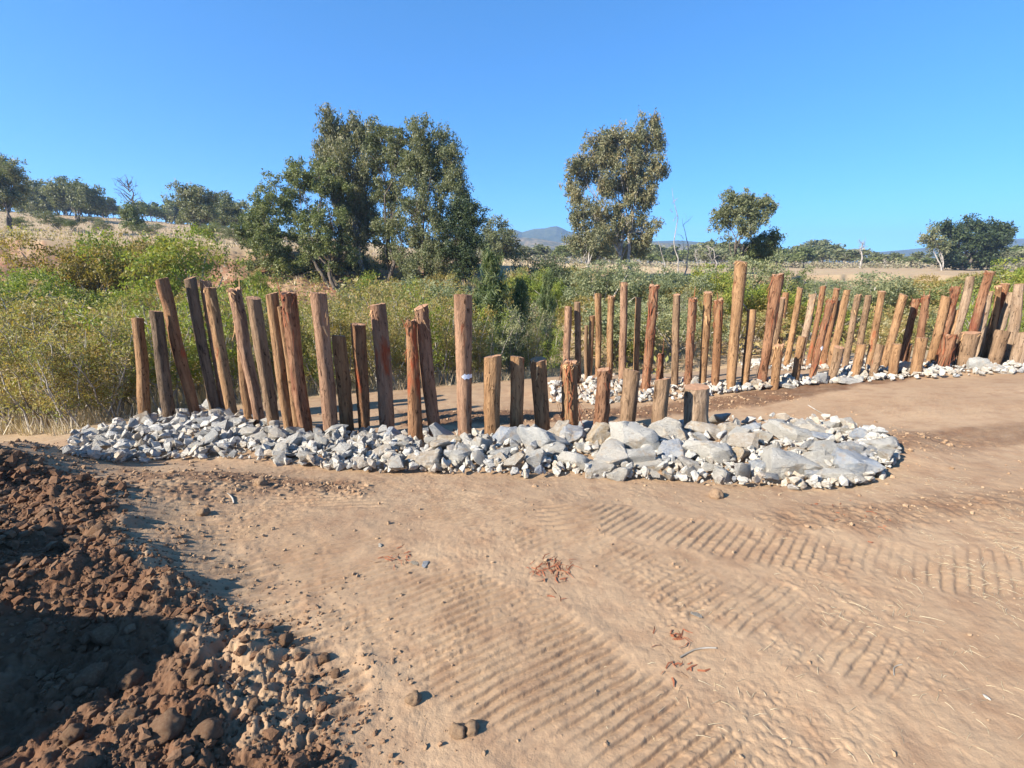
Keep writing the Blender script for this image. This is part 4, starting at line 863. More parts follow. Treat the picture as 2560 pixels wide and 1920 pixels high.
SH = [(1385,1420,.055,90,'heap of reddish bark shreds and pale fibre on the dirt at centre'),(1000,1390,.05,30,'small bundle of reddish bark shreds beside the flat stone'),(1690,1590,.03,22,'reddish bark shreds on the dirt right of centre'),(1715,1680,.035,12,'faint reddish fibre shreds lower right of centre'),(1400,1505,.04,6,'few thin bark threads below the bark heap'),(2150,1280,.16,26,'flakes of brown bark on rough soil at the right')]
for a, b, sp, n, lab in SH:
    X_, Y_, t_ = ground_hit(a, b); X = X_[0] + rg.randn(n) * sp * 1.3 - .02; Y = Y_[0] + rg.randn(n) * sp * .9
    V, F, T = blades(X, Y, gz(X, Y) + .004, rg.uniform(.012, .07, n), rg.uniform(.001, .0035, n), rg, .10, .3)
    o = link('bark_shreds', mesh_np('bark_shreds', V, F, False, {'tint': T}, m_bark)); tag(o, lab, 'bark shreds', 'bark shreds on the dirt', 'stuff')
def tube(pts, rad, seg=5):
    pts = np.array(pts, float); n = len(pts); tg = np.gradient(pts, axis=0); tg /= np.linalg.norm(tg, axis=1)[:, None] + 1e-9
    ref = np.where(np.abs(tg[:, 2:3]) > .9, np.array([[1., 0, 0]]), np.array([[0, 0, 1.]])); s = np.cross(tg, ref); s /= np.linalg.norm(s, axis=1)[:, None] + 1e-9; b = np.cross(tg, s)
    th = np.linspace(0, 2 * np.pi, seg, endpoint=False); rad = np.broadcast_to(rad, (n,))
    V = pts[:, None] + (np.cos(th)[None, :, None] * s[:, None] + np.sin(th)[None, :, None] * b[:, None]) * rad[:, None, None]
    i = np.arange(n - 1)[:, None] * seg; jj = np.arange(seg)[None]; j1 = (jj + 1) % seg
    F = np.stack([(i + jj).ravel(), (i + j1).ravel(), (i + seg + j1).ravel(), (i + seg + jj).ravel()], 1); return V.reshape(-1, 3), F
for (a, b, a2, b2, rr, lab) in [(1700,1645,1790,1625,.004,'thin curved twig on the dirt right of centre'),(2235,1690,2255,1665,.003,'short bent twig on the lower right dirt'),(2020,1015,2080,1050,.008,'thin brown stick on the dirt behind the right boulders'),(560,1712,600,1735,.004,'pale broken straw stalk among the lower left clods'),(570,1240,585,1262,.006,'pale wood chip on the dark soil at the left'),(2465,1750,2475,1755,.004,'dark twig piece at the lower right')]:
    X0, Y0, _ = ground_hit(a, b); X1, Y1, _ = ground_hit(a2, b2); s = np.linspace(0, 1, 6); X = X0 + (X1 - X0) * s; Y = Y0 + (Y1 - Y0) * s + .02 * np.sin(s * 3.1)
    V, F = tube(np.stack([X, Y, gz(X, Y) + rr * 1.2], 1), rr); o = link('stick', mesh_np('stick', V, F, True, mat=B_grey)); tag(o, lab, 'stick', 'sticks on the dirt')

# ------------------------------------------------------------------ vegetation
def leaves(cen, size, rg, elong=2.2, droop=0.0, tint=None):
    n = len(cen); d = rg.randn(n, 3); d[:, 2] -= droop * 1.6; d /= np.linalg.norm(d, axis=1)[:, None]; q = rg.randn(n, 3); s = np.cross(d, q); s /= np.linalg.norm(s, axis=1)[:, None] + 1e-9
    L = (size * rg.uniform(.6, 1.4, n))[:, None]; a = d * L * elong / 2; b = s * L / 2
    V = np.stack([cen - a, cen + b, cen + a, cen - b], 1).reshape(-1, 3); F = np.arange(n * 4).reshape(n, 4)
    t = rg.rand(n) if tint is None else np.clip(tint + rg.normal(0, .12, n), 0, 1); return V, F, np.repeat(t, 4)
def clusters(cc, nper, spread, rg, squash=(1, 1, 1)):
    k = len(cc); p_ = rg.randn(k, nper, 3) * spread * np.array(squash); ti = rg.rand(k)[:, None] * np.ones((1, nper)); return (cc[:, None] + p_).reshape(-1, 3), ti.ravel()
def limb(p0, p1, r0, r1, rg, wig=.06, n=7, seg=6):
    p0 = np.array(p0, float); p1 = np.array(p1, float); s = np.linspace(0, 1, n)[:, None]; L = np.linalg.norm(p1 - p0); P_ = p0 + (p1 - p0) * s
    off = np.cumsum(rg.randn(n, 3), 0) * wig * L / n; off -= off[-1] * s; P_ = P_ + off * np.sin(s * np.pi) ; P_[:, 2] += np.sin(s[:, 0] * np.pi) * .05 * L; return tube(P_, np.linspace(r0, r1, n), seg)
def sapling(seed, nleaf=2700, lsz=.0115):
    rg = np.random.RandomState(seed); stems = []; tips = []
    for k in range(rg.randint(4, 7)):
        b = np.array([rg.normal(0, .05), rg.normal(0, .05), 0]); top = np.array([rg.normal(0, .2), rg.normal(0, .2), rg.uniform(.7, 1.0)]); n = 8; s = np.linspace(0, 1, n)
        P_ = b + (top - b) * s[:, None] + rg.randn(n, 3) * .012; stems.append(tube(P_, np.linspace(.011, .003, n), 4))
        for j in range(13):
            f = rg.uniform(.2, 1); i = min(int(f * (n - 1)), n - 2); p = P_[i] + (P_[i + 1] - P_[i]) * (f * (n - 1) - i); a = rg.uniform(0, 6.28); l = rg.uniform(.08, .24) * (1.15 - f * .6)
            q = p + np.array([np.cos(a) * l, np.sin(a) * l, rg.uniform(.02, .16)]); stems.append(tube(np.stack([p, (p + q) / 2 + rg.randn(3) * .01, q]), [.0035, .0025, .001], 3)); tips.append(q); tips.append((p + q) / 2 + rg.randn(3) * .02)
        tips.append(top)
    cc = np.array(tips); cc = cc[cc[:, 2] > .12]; per = max(4, nleaf // len(cc)); c, ti = clusters(cc, per, .034, rg, (1.2, 1.2, .8)); V, F, T = leaves(c, lsz, rg, 2.8, .1, ti); SV, SF = merge(stems)
    return mesh_np('foliage', V, F, False, {'tint': T}), mesh_np('stems', SV, SF, True)
def bush(seed, nleaf=8500, lsz=.0145, kn=230, wide=.5):
    rg = np.random.RandomState(seed); cc = []; stems = []
    lobes = [(rg.normal(0, .24), rg.normal(0, .24), rg.uniform(.35, .78), rg.uniform(.16, .28)) for _ in range(8)]
    for x, y, z, r in lobes:
        p = rg.randn(kn // 8, 3); p /= np.linalg.norm(p, axis=1)[:, None]; p *= r * rg.uniform(.55, 1.05, (len(p), 1)); cc.append(p + [x, y, z]); stems.append(limb((rg.normal(0, .03), rg.normal(0, .03), 0), (x, y, z), .02, .005, rg, .2, 6, 5))
    cc = np.concatenate(cc); cc = cc[cc[:, 2] > .05]; c, ti = clusters(cc, nleaf // len(cc), .032, rg, (1.2, 1.2, .8)); V, F, T = leaves(c, lsz, rg, 2.2, .1, ti); SV, SF = merge(stems)
    return mesh_np('foliage', V, F, False, {'tint': T}), mesh_np('stems', SV, SF, True)
def place_plant(name, protos, k, X, Y, Z, sx, h, rot, lm, bmt, label, cat, group, pn=('foliage', 'stems')):
    root = bpy.data.objects.new(name, None); C.objects.link(root); root.location = (X, Y, Z - .03); root.scale = (sx, sx, h); root.rotation_euler = (0, 0, rot); root.empty_display_size = .1
    tag(root, label, cat, group)
    for me, mt, nm in zip(protos[k], (lm, bmt), pn):
        if me is None: continue
        if not me.materials: me.materials.append(mt)
        o = link(nm, me, root)
        if me.materials[0] != mt: o.material_slots[0].link = 'OBJECT'; o.material_slots[0].material = mt
    return root
SAP = [sapling(500 + s) for s in range(7)]; BUSH = [bush(600 + s) for s in range(6)]
rg = np.random.RandomState(51)
edge_px = [-400, -60, 150, 300, 500, 700, 900, 1240, 1400, 1540, 1700, 1800, 1900, 1960, 2100, 2300, 2560, 2900]
edge_py = [1090, 1082, 1080, 1046, 1014, 1000, 978, 952, 938, 918, 925, 880, 850, 846, 862, 876, 872, 860]
top_px = [-400, 0, 300, 560, 700, 900, 1000, 1100, 1250, 1400, 1500, 1700, 1850, 2000, 2150, 2350, 2560, 2900]
top_py = [760, 760, 770, 745, 745, 735, 735, 725, 800, 780, 770, 740, 720, 730, 735, 745, 715, 700]
def sap_label(px, first):
    z = 0 if px < 330 else 1 if px < 720 else 2 if px < 1200 else 3 if px < 1480 else 4 if px < 1950 else 5
    L_ = ['slender yellow-olive sapling in the thicket left of the leftmost pile', 'yellow-green sapling in the thicket behind the crowded left-hand piles', 'yellow-olive sapling in the thicket behind the tall piles left of the white-marked pile', 'olive sapling in the thicket between the two pile rows', 'green sapling in the thicket behind the left part of the second row', 'grey-green sapling in the thicket behind the right part of the second row']
    return L_[z] + (', in its front rank' if first else ', further back')
pxs = rg.uniform(-330, 2850, 297); pxs[:120] = rg.uniform(-250, 1250, 120)
for k, a in enumerate(pxs):
    e = np.interp(a, edge_px, edge_py); X0, Y0, t0 = ground_hit(a, e); back = (rg.rand() ** 1.3) * 13; first = back < 1.6
    sc = (Y0[0] + back) / Y0[0]; X_, Y_ = X0[0] * sc, Y0[0] * sc; Z_ = float(macro(np.array([X_]), np.array([Y_]))[0])
    tt = np.interp(a, top_px, top_py) + rg.normal(0, 26) + (40 * rg.rand() if first else 0); b_, c_ = ray(a, tt)[1:]; h = CAMH + c_ * (Y_ / b_) - Z_; h = float(np.clip(h, 1.0, 4.2))
    u = rg.rand()
    lm = (L_thick if u < .7 else L_gold if u < .85 else L_green) if a < 1200 else (L_thick if u < .3 else L_sage if u < .62 else L_green)
    place_plant('sapling', SAP, rg.randint(7), X_, Y_, Z_, h * rg.uniform(.7, 1.0), h, rg.uniform(0, 6.28), lm, B_grey, ('short ' if h < 1.75 else 'tall ' if h > 2.4 else 'mid-height ') + {id(L_thick): 'olive', id(L_gold): 'golden', id(L_green): 'yellow-green', id(L_sage): 'sage-green'}[id(lm)] + ' sapling in the ' + ("thicket's front, " if first else "thicket's middle, " if back < 6 else "thicket's rear, ") + near_lm(a, a > 1400, True), 'sapling', 'saplings of the creek thicket')
# distinct bushes: px, top py, base py guess by t, half width px, t, leaf, label
BUSHES = [
 (30,690,70,17,L_green,'bright green bush at the left edge above the sapling thicket'),(120,640,75,22,L_green,'rounded yellow-green bush at the left, below the eroded bank'),(190,590,75,24,L_gold,'orange-tinged bush topping the left thicket'),
 (255,580,70,25,L_green,'tall green bush with dark shaded middle in the left thicket'),(325,575,55,26,L_gold,'rusty-topped bush between two green ones, left thicket'),(385,590,45,25,L_thick,'narrow olive bush left of the brightest round bush'),
 (470,575,85,24,L_green,'large brightest round green bush behind the tall left piles'),(230,700,80,18,L_green,'low green bush in front of the orange-tinged one'),(400,720,60,17,L_gold,'golden low bush behind the third pile'),
 (540,720,40,19,L_green,'small green bush just right of the brightest round bush'),(637,668,28,30,L_green,'lone small conical bush before the eroded bank'),(320,740,60,15,L_thick,'olive bush just above the short leftmost pile'),(90,760,70,15,L_thick,'olive bush low at the far left'),
 (1272,652,50,34,L_thick,'olive bush in the dip right of the near-black tree'),(1312,676,45,29,L_green,'yellow-green bush below the round grey-green tree'),(905,680,45,24,L_green,'yellow-green shrub with spiky leader in front of the weeping tree'),(870,720,50,20,L_sage,'pale sage shrub left of the crooked pile tops'),(1010,695,60,24,L_gold,'golden shrub below the dense dark tree'),(1120,690,45,24,L_gold,'golden shrub left of the feathery she-oak'),(780,740,55,19,L_thick,'olive shrub behind the thick smooth pale pile'),
 (1370,635,55,34,L_dark,'dark green round shrub on the grassy bank at centre'),(1330,670,35,30,L_olive,'olive shrub left of the dark round shrub'),(1445,655,40,40,L_thick,'brownish low shrub right of the dark round shrub'),(1410,695,35,26,L_green,'bright green low shrub below the brownish one'),
 (1500,655,75,24,L_sage,'pale olive feathery bush left of the big central tree trunks'),(1590,650,75,25,L_sage,'pale olive bush under the tall pale-trunked tree'),(1540,740,80,17,L_sage,'sage bush behind the slim left piles of the second row'),(1650,700,40,26,L_dark,'dark bush in the gap between two sage bushes'),
 (1715,665,70,24,L_sage,'greyish rounded bush right of the gap'),(1700,760,70,18,L_sage,'grey-green bush behind the straight plain pile'),(1800,665,55,26,L_green,'bright yellow-green bush left of the tallest pile'),(1845,610,60,27,L_sage,'tall pale bush behind the tallest pile'),
 (1910,700,60,22,L_green,'green bush behind the tall thick red-brown pile'),(1985,665,40,28,L_olive,'dark olive bush standing right of the tall red-brown pile'),(1880,770,70,19,L_thick,'olive bush low behind the mid-height pile'),(2050,740,60,22,L_green,'green bush behind the very slim reddish pile'),
 (2170,685,75,24,L_sage,'pale grey twiggy bush behind the long tan pile'),(2290,690,70,25,L_thick,'olive bush behind the red-topped pile at the right'),(2380,700,60,24,L_olive,'olive-brown bush left of the long pale pile'),(2500,680,60,24,L_olive,'dark green bush near the right edge'),(2560,640,60,24,L_green,'leafy green bush at the right edge behind the tall piles'),
 (2230,760,70,18,L_thick,'yellowish bush low behind the straight light pile'),(2400,770,60,18,L_sage,'grey-green bush low behind the shredded stump')]
rg = np.random.RandomState(61)
for k, (a, tp, hw, t, lm, lab) in enumerate(BUSHES):
    P0 = unproj(a, tp, t); Z_ = float(macro(np.array([P0[0]]), np.array([P0[1]]))[0]); h = P0[2] - Z_
    place_plant('bush', BUSH, k % 6, P0[0], P0[1], Z_, hw / FPX * t * 2.7, h * 1.08, rg.uniform(0, 6.28), lm, B_grey, lab, 'bush', 'bushes of the creek bed')
rg = np.random.RandomState(62)
for k in range(74):
    a = rg.uniform(1180, 2750) if k < 50 else rg.choice([rg.uniform(-150, 480), rg.uniform(840, 1180)]); t = rg.uniform(21, 46) if k < 50 else rg.uniform(17, 27)
    tp = (np.interp(a, [1180, 1500, 1750, 1900, 2150, 2300, 2700], [725, 695, 688, 702, 692, 690, 672]) if k < 50 else np.interp(a, [-150, 560, 700, 840, 1180], [700, 725, 735, 708, 700])) + rg.uniform(-6, 26)
    P0 = unproj(a, tp, t); Z_ = float(macro(np.array([P0[0]]), np.array([P0[1]]))[0]); h = max(P0[2] - Z_, .8); lm = [L_thick, L_sage, L_green, L_thick, L_gold][rg.randint(5)]
    place_plant('bush', BUSH, rg.randint(6), P0[0], P0[1], Z_, h * rg.uniform(1.0, 1.5), h * 1.05, rg.uniform(0, 6.28), lm, B_grey, {id(L_thick): 'olive', id(L_gold): 'golden', id(L_green): 'yellow-green', id(L_sage): 'sage-green'}[id(lm)] + (' low' if h < 1.8 else ' tall') + ' bush in the ' + ('nearer' if t < 30 else 'farther') + ' creek bed, seen ' + near_lm(a, a > 1750), 'bush', 'bushes of the creek bed')
# she-oaks: fine feathery conical
def sheoak(seed):
    rg = np.random.RandomState(seed); st = [tube([(0, 0, 0), (.01, 0, .5), (0, .01, 1)], [.014, .009, .002], 5)]; cc = []
    for k in range(90):
        z = rg.uniform(.08, .97); a = rg.uniform(0, 6.28); l = .30 * (1 - z) ** .75 * rg.uniform(.6, 1.1) + .03; p = np.array([0, 0, z]); q = p + [np.cos(a) * l, np.sin(a) * l, l * .75]; st.append(tube([p, (p + q) / 2 - [0, 0, .01], q], [.004, .003, .001], 3))
        for s in np.linspace(.25, 1, 6): cc.append(p + (q - p) * s)
    c, ti = clusters(np.array(cc), 14, .022, rg); V, F, T = leaves(c, .0075, rg, 9, -.5, ti); SV, SF = merge(st); return mesh_np('foliage', V, F, False, {'tint': T}), mesh_np('stems', SV, SF, True)
OAK = [sheoak(s) for s in (1, 2)]
for k, (a, tp, hw, t, lab) in enumerate([(1228,630,62,13,'feathery she-oak with visible stem, right of the white-marked pile'),(1300,700,40,13.5,'smaller darker she-oak right of the feathery one'),(1370,680,30,15,'slim feathery she-oak leader between the pile rows'),(1190,740,45,11.5,'low feathery she-oak at the foot of the tallest one')]):
    P0 = unproj(a, tp, t); Z_ = float(macro(np.array([P0[0]]), np.array([P0[1]]))[0]); place_plant('she_oak', OAK, k % 2, P0[0], P0[1], Z_, hw / FPX * t * 3.9, P0[2] - Z_, k * 1.7, L_oak, B_grey, lab, 'she-oak', 'she-oaks at the centre')

# larger trees: blobs in photo px around a base, given their true distance t
def tree(lab, base, t, blobs, lm, bk, seed, dens=1.0, lsz=None, droop=.15, trunks=1, trunk_r=.16, elong=2.2, cat='tree', sparse=1.0, grp='large creek trees'):
    rg = np.random.RandomState(seed); k = t / FPX; P0 = unproj(base[0], base[1], t); Zg = float(macro(np.array([P0[0]]), np.array([P0[1]]))[0]); P0 = np.array([P0[0], P0[1], Zg])
    root = bpy.data.objects.new('tree', None); C.objects.link(root); root.location = P0; root.empty_display_size = .5; tag(root, lab, cat, grp)
    cc, st = [], []; area = sum(b[2] * b[3] for b in blobs); tr = []
    for q in range(trunks):
        off = np.array([rg.normal(0, .35), rg.normal(0, .3), 0]) if trunks > 1 else np.zeros(3); tr.append(off)
    blobs = sorted(blobs, key=lambda b: -b[1]); nodes = [(o_, trunk_r) for o_ in tr]
    ctrs = []; subs = []
    for bx, by, rx, ry in blobs:
        c = unproj(bx, by, t + rg.normal(0, .35) * rx * k) - P0; ctrs.append(c); rr = np.array([rx * k, (rx + ry) / 2 * k * .9, ry * k]); n = int(dens * (7 + 10 * (rx * ry) / 2400.))
        p = rg.randn(n, 3); p /= np.linalg.norm(p, axis=1)[:, None]; p *= rg.uniform(.3, 1.3, (n, 1)) ** .7; p = c + p * rr
        for q in p: subs.append((q, c)); cc.append(q + rg.randn(9, 3) * 6.6 * k * np.array([1.15, 1.15, .75 + droop]))
    top = max(c[2] for c in ctrs)
    for q, off in enumerate(tr):      # main stems up to the crown
        mine = [c for i, c in enumerate(ctrs) if i % trunks == q] or ctrs; mid = np.mean(mine, 0); mid = np.array([off[0] * .5 + mid[0] * .55, mid[1] * .5, mid[2] * .62 + .0])
        st.append(limb(off - [0, 0, .4], mid, trunk_r, trunk_r * .55, rg, .25, 9, 7))
        for c in mine:
            f = rg.uniform(.35, .95); s0 = off + (mid - off) * f; st.append(limb(s0, c + [0, 0, .0], trunk_r * .38, trunk_r * .08, rg, .3, 7, 5))
            for z in range(4):
                e = c + rg.randn(3) * min(.16 * np.linalg.norm(c - s0), 14 * k); st.append(limb(s0 + (c - s0) * rg.uniform(.4, .9), e, trunk_r * .14, trunk_r * .03, rg, .3, 4, 4))
    for q, c in subs: st.append(limb(c + (q - c) * .1 - [0, 0, .3], q, trunk_r * .16, trunk_r * .05, rg, .3, 4, 3))
    cc = np.concatenate(cc); cc = cc[cc[:, 2] > .3]; ls = lsz or 2.4 * k; nper = int(28 * sparse); c, ti = clusters(cc, nper, 3.9 * k, rg, (1, 1, .8 + droop * 1.2)); V, F, T = leaves(c, ls, rg, elong, droop, ti)
    link('crown', mesh_np('crown', V, F, False, {'tint': T}, lm), root); SV, SF = merge(st); link('trunk', mesh_np('trunk', SV, SF, True, mat=bk), root); return root
tree('broad olive-green multi-stemmed tree, left one of the tall central clump', (838,745), 37, [(690,490,50,50),(745,455,60,45),(805,450,55,40),(840,500,45,50),(665,560,50,60),(735,540,70,60),(800,560,60,60),(700,630,60,55),(780,640,60,55),(840,640,40,50),(740,700,60,40),(655,640,35,40)], L_olive, B_dark, 1, 1.08, trunks=4, trunk_r=.17)
tree('low bushy tree at the left foot of the central clump', (640,650), 40, [(620,560,28,24),(650,580,34,30),(625,600,30,26),(690,625,30,25)], L_olive, B_dark, 14, .9, trunks=2, trunk_r=.1, grp='smaller trees')
tree('tall pale weeping gum in the central clump with dead twig on top', (925,745), 40, [(835,315,32,32),(862,350,45,40),(820,390,30,50),(880,410,60,50),(905,470,50,60),(870,500,40,60),(905,560,45,60),(890,630,42,60),(915,680,38,40),(925,345,32,35),(850,560,22,50),(810,430,18,40)], L_pale, B_pale, 2, 1.15, droop=.9, trunks=3, elong=3.2, trunk_r=.14)
tree('slender straight dark-trunked gum in the middle of the central clump', (972,740), 38, [(970,540,26,50),(960,600,28,45),(985,640,26,40),(955,345,42,34),(1000,340,42,36),(945,400,32,45),(985,400,38,45),(1005,400,28,40),(958,470,22,35),(990,480,24,35)], L_gum, B_dark, 3, .8, trunks=1, trunk_r=.2)
tree('very dense dark tree forming the right part of the central clump', (1065,745), 36, [(1060,340,45,36),(1090,365,45,40),(1065,410,60,50),(1120,410,35,50),(1035,440,40,60),(1090,470,60,60),(1140,470,28,40),(1040,540,60,70),(1100,560,60,60),(1010,600,50,70),(1075,640,70,60),(1120,650,50,60),(1030,690,60,40)], L_gum, B_dark, 4, 1.15, droop=.5, trunks=3)
tree('near-black round tree at the right edge of the central clump', (1160,735), 34, [(1165,530,34,40),(1185,570,28,45),(1145,590,40,50),(1180,630,30,50),(1150,660,42,45)], L_dark, B_dark, 5, 1.3, trunks=2)
tree('tall sparse olive-grey gum right of centre with pale branches', (1568,700), 54, [(1448,425,28,26),(1480,385,34,32),(1515,370,40,36),(1545,340,36,28),(1590,350,34,34),(1622,345,30,42),(1640,400,24,40),(1570,410,50,45),(1510,430,45,40),(1600,450,45,45),(1535,480,50,45),(1590,520,48,45),(1540,560,52,42),(1495,540,36,40),(1610,580,36,40),(1435,470,14,40),(1560,610,48,36)], L_pale, B_pale, 6, 1.0, droop=.5, trunks=3, trunk_r=.22, elong=2.8)
tree('shorter gum with bare white trunk standing left of the tall sparse gum', (1472,690), 50, [(1460,560,34,36),(1495,600,36,34),(1450,600,34,30),(1500,640,34,26),(1455,520,24,26)], L_pale, B_pale, 7, .8, droop=.4, trunks=1, trunk_r=.16, grp='smaller trees')
tree('windswept dark-green tree with bare twigs behind the tallest pile', (1845,690), 50, [(1815,520,26,26),(1850,495,34,24),(1885,510,30,26),(1915,510,26,20),(1860,535,42,28),(1815,555,26,26),(1900,545,30,20),(1850,575,34,24)], L_gum, B_dark, 8, .85, trunks=2, trunk_r=.15, droop=.1)
tree('bushy green tree leaning at the right foot of the windswept one', (1880,690), 52, [(1900,610,34,20),(1875,630,34,24),(1925,600,20,16),(1900,645,30,18)], L_olive, B_dark, 9, .9, trunks=2, trunk_r=.1, grp='smaller trees')
tree('broad spreading dark tree alone on the plain at the far right', (2405,695), 95, [(2385,575,30,20),(2420,565,34,20),(2465,568,34,20),(2500,580,26,18),(2395,605,36,24),(2445,600,40,22),(2480,610,28,18),(2380,640,28,26),(2420,645,36,24),(2470,648,26,20)], L_dark, B_dark, 10, 1.0, trunks=2, trunk_r=.35)
tree('thin pale half-bare tree touching the left of the broad spreading tree', (2345,695), 92, [(2335,590,18,18),(2350,615,18,22),(2325,605,14,12)], L_gum, B_pale, 11, .45, trunks=2, trunk_r=.15, grp='smaller trees')
tree('tall thin-trunked gum at the left edge on the grassy slope', (34,592), 58, [(15,415,26,22),(40,430,16,20),(0,440,26,26),(20,460,30,26),(5,500,30,28),(30,480,18,22),(-30,470,30,30)], L_gum, B_dark, 12, .85, trunks=2, trunk_r=.16)
tree('grey-green tree on the hill crest right of the tall left gum', (95,548), 105, [(80,490,26,26),(108,465,20,22),(125,490,24,22),(70,520,24,20),(105,515,24,20)], L_gum, B_dark, 13, .8, trunks=3, trunk_r=.2, grp='hill trees')
tree('umbrella-shaped dark tree on the hill crest', (195,545), 100, [(150,470,26,18),(185,468,30,18),(215,485,26,20),(165,495,24,18),(205,510,22,18),(230,505,16,18)], L_gum, B_dark, 15, .9, trunks=4, trunk_r=.18, grp='hill trees')
tree('wide-crowned brownish tree on the slope right of the bare tree', (508,592), 74, [(470,490,26,20),(500,500,28,24),(455,510,22,18),(525,505,18,22),(490,530,30,24),(520,545,22,24),(475,550,20,18)], L_gum, B_dark, 16, .8, trunks=4, trunk_r=.16, grp='hill trees')
tree('small rounded tree right of the wide-crowned brownish one', (570,578), 88, [(556,505,20,16),(580,515,18,18),(560,535,20,18),(590,545,16,18),(548,555,18,16)], L_gum, B_dark, 17, .85, trunks=2, trunk_r=.14, grp='hill trees')
tree('small upright tree in front of the bare tree on the slope', (332,585), 68, [(328,545,14,18),(333,570,12,16),(326,525,8,10)], L_olive, B_dark, 18, .7, trunks=1, trunk_r=.07, grp='hill trees')
tree('round grey-green tree behind the she-oak, left of the far blue peak', (1245,660), 80, [(1235,575,26,20),(1262,590,22,22),(1240,610,30,22),(1275,625,18,18),(1230,640,24,18)], L_gum, B_dark, 19, .9, trunks=2, trunk_r=.2, grp='smaller trees')
for k, (a, b, h_, w_, t, lab) in enumerate([(60,565,14,26,62,'low bush on the slope behind the tall left gum'),(150,568,22,34,66,'dark round bush in the middle of the grassy slope'),(185,575,14,24,64,'flat dark bush touching the dark round one'),(262,578,18,20,60,'greyish upright shrub on the slope'),(355,560,10,12,80,'tiny shrub below the bare tree'),(375,582,14,24,60,'low grey shrub above the rusty-topped bush'),(545,600,22,34,52,'grey shrub above the eroded bank, left one'),(600,600,24,34,50,'pale grey shrub above the eroded bank, right one'),(660,625,20,30,46,'dark shrub at the edge of the eroded bank'),(225,545,7,26,100,'flat shrub patch near the crest')]):
    P0 = unproj(a, b + h_, t); Zg = float(macro(np.array([P0[0]]), np.array([P0[1]]))[0]); s_ = t / FPX
    place_plant('shrub', BUSH, k % 6, P0[0], P0[1], Zg, w_ * s_ * 2.1, h_ * 2.4 * s_, k, L_gum if k % 2 else L_olive, B_grey, lab, 'shrub', 'shrubs on the grassy slope')
# dead trees
def dead(lab, base, t, top, seed, r=.12, n=6, spread=.25, bk=B_pale):
    rg = np.random.RandomState(seed); P0 = unproj(base[0], base[1], t); Zg = float(macro(np.array([P0[0]]), np.array([P0[1]]))[0]); P0 = np.array([P0[0], P0[1], Zg]); T_ = unproj(top[0], top[1], t) - P0; H = T_[2]; st = [limb((0, 0, -.3), T_, r, r * .12, rg, .35, 12, 6)]
    for k in range(n):
        f = rg.uniform(.35, .95); p = T_ * f; a = rg.uniform(0, 6.28); l = H * spread * rg.uniform(.5, 1.2) * (1.2 - f * .6); q = p + [np.cos(a) * l, np.sin(a) * l * .6, l * rg.uniform(.5, 1.1)]; st.append(limb(p, q, r * .35, r * .07, rg, .4, 6, 4))
        for j in range(3):
            s_ = p + (q - p) * rg.uniform(.3, .95); e = s_ + rg.randn(3) * l * .3 + [0, 0, l * .25]; st.append(limb(s_, e, r * .12, r * .03, rg, .4, 4, 3))
    root = bpy.data.objects.new('dead_tree', None); C.objects.link(root); root.location = P0; tag(root, lab, 'dead tree', 'dead trees'); V, F = merge(st); link('trunk', mesh_np('trunk', V, F, True, mat=bk), root)
dead('tall white dead trunk right of the tall sparse gum', (1692,700), 48, (1680,470), 1, .10, 3, .10); dead('forked white dead tree right of the tall white dead trunk', (1712,690), 60, (1706,545), 2, .10, 4, .22)
dead('short leaning pale dead trunk below the tall white one', (1672,705), 44, (1645,600), 3, .09, 2, .1); dead('bare brownish tree with spreading crown on the hill crest', (342,545), 98, (318,455), 4, .28, 22, .36, B_dark)
dead('bleached dead tree on the far plain at the right', (2147,690), 120, (2158,600), 5, .25, 12, .3); dead('small bleached dead tree left of the broad spreading tree', (2210,690), 120, (2212,645), 6, .15, 8, .35)
dead('grey bare tree beside the windswept tree', (1790,690), 70, (1770,610), 7, .14, 12, .35); dead('pale twiggy dead tree by the far plain edge, left of the windswept tree', (1745,690), 75, (1738,625), 8, .12, 10, .35)
dead('thin dead twig rising out of the weeping gum crown', (925,420), 40, (900,272), 9, .05, 1, .05, B_dark) if False else None
# tree line on the far plain and behind the hill crest
def far_proto(seed):
    rg = np.random.RandomState(seed); cc = []
    for _ in range(6):
        c = np.array([rg.normal(0, .22), rg.normal(0, .22), rg.uniform(.45, .85)]); p = rg.randn(12, 3); p /= np.linalg.norm(p, axis=1)[:, None]; cc.append(c + p * rg.uniform(.12, .2) * rg.uniform(.5, 1, (12, 1)))
    cc = np.concatenate(cc); c, ti = clusters(cc, 14, .05, rg); V, F, T = leaves(c, .05, rg, 1.8, .1, ti); st = [limb((0, 0, -.05), (rg.normal(0, .1), rg.normal(0, .1), .7), .022, .008, rg, .2, 5, 5)] + [limb((0, 0, .3), (rg.normal(0, .25), rg.normal(0, .2), .7), .012, .004, rg, .2, 4, 4) for _ in range(3)]; SV, SF = merge(st)
    return mesh_np('crown', V, F, False, {'tint': T}), mesh_np('trunk', SV, SF, True)
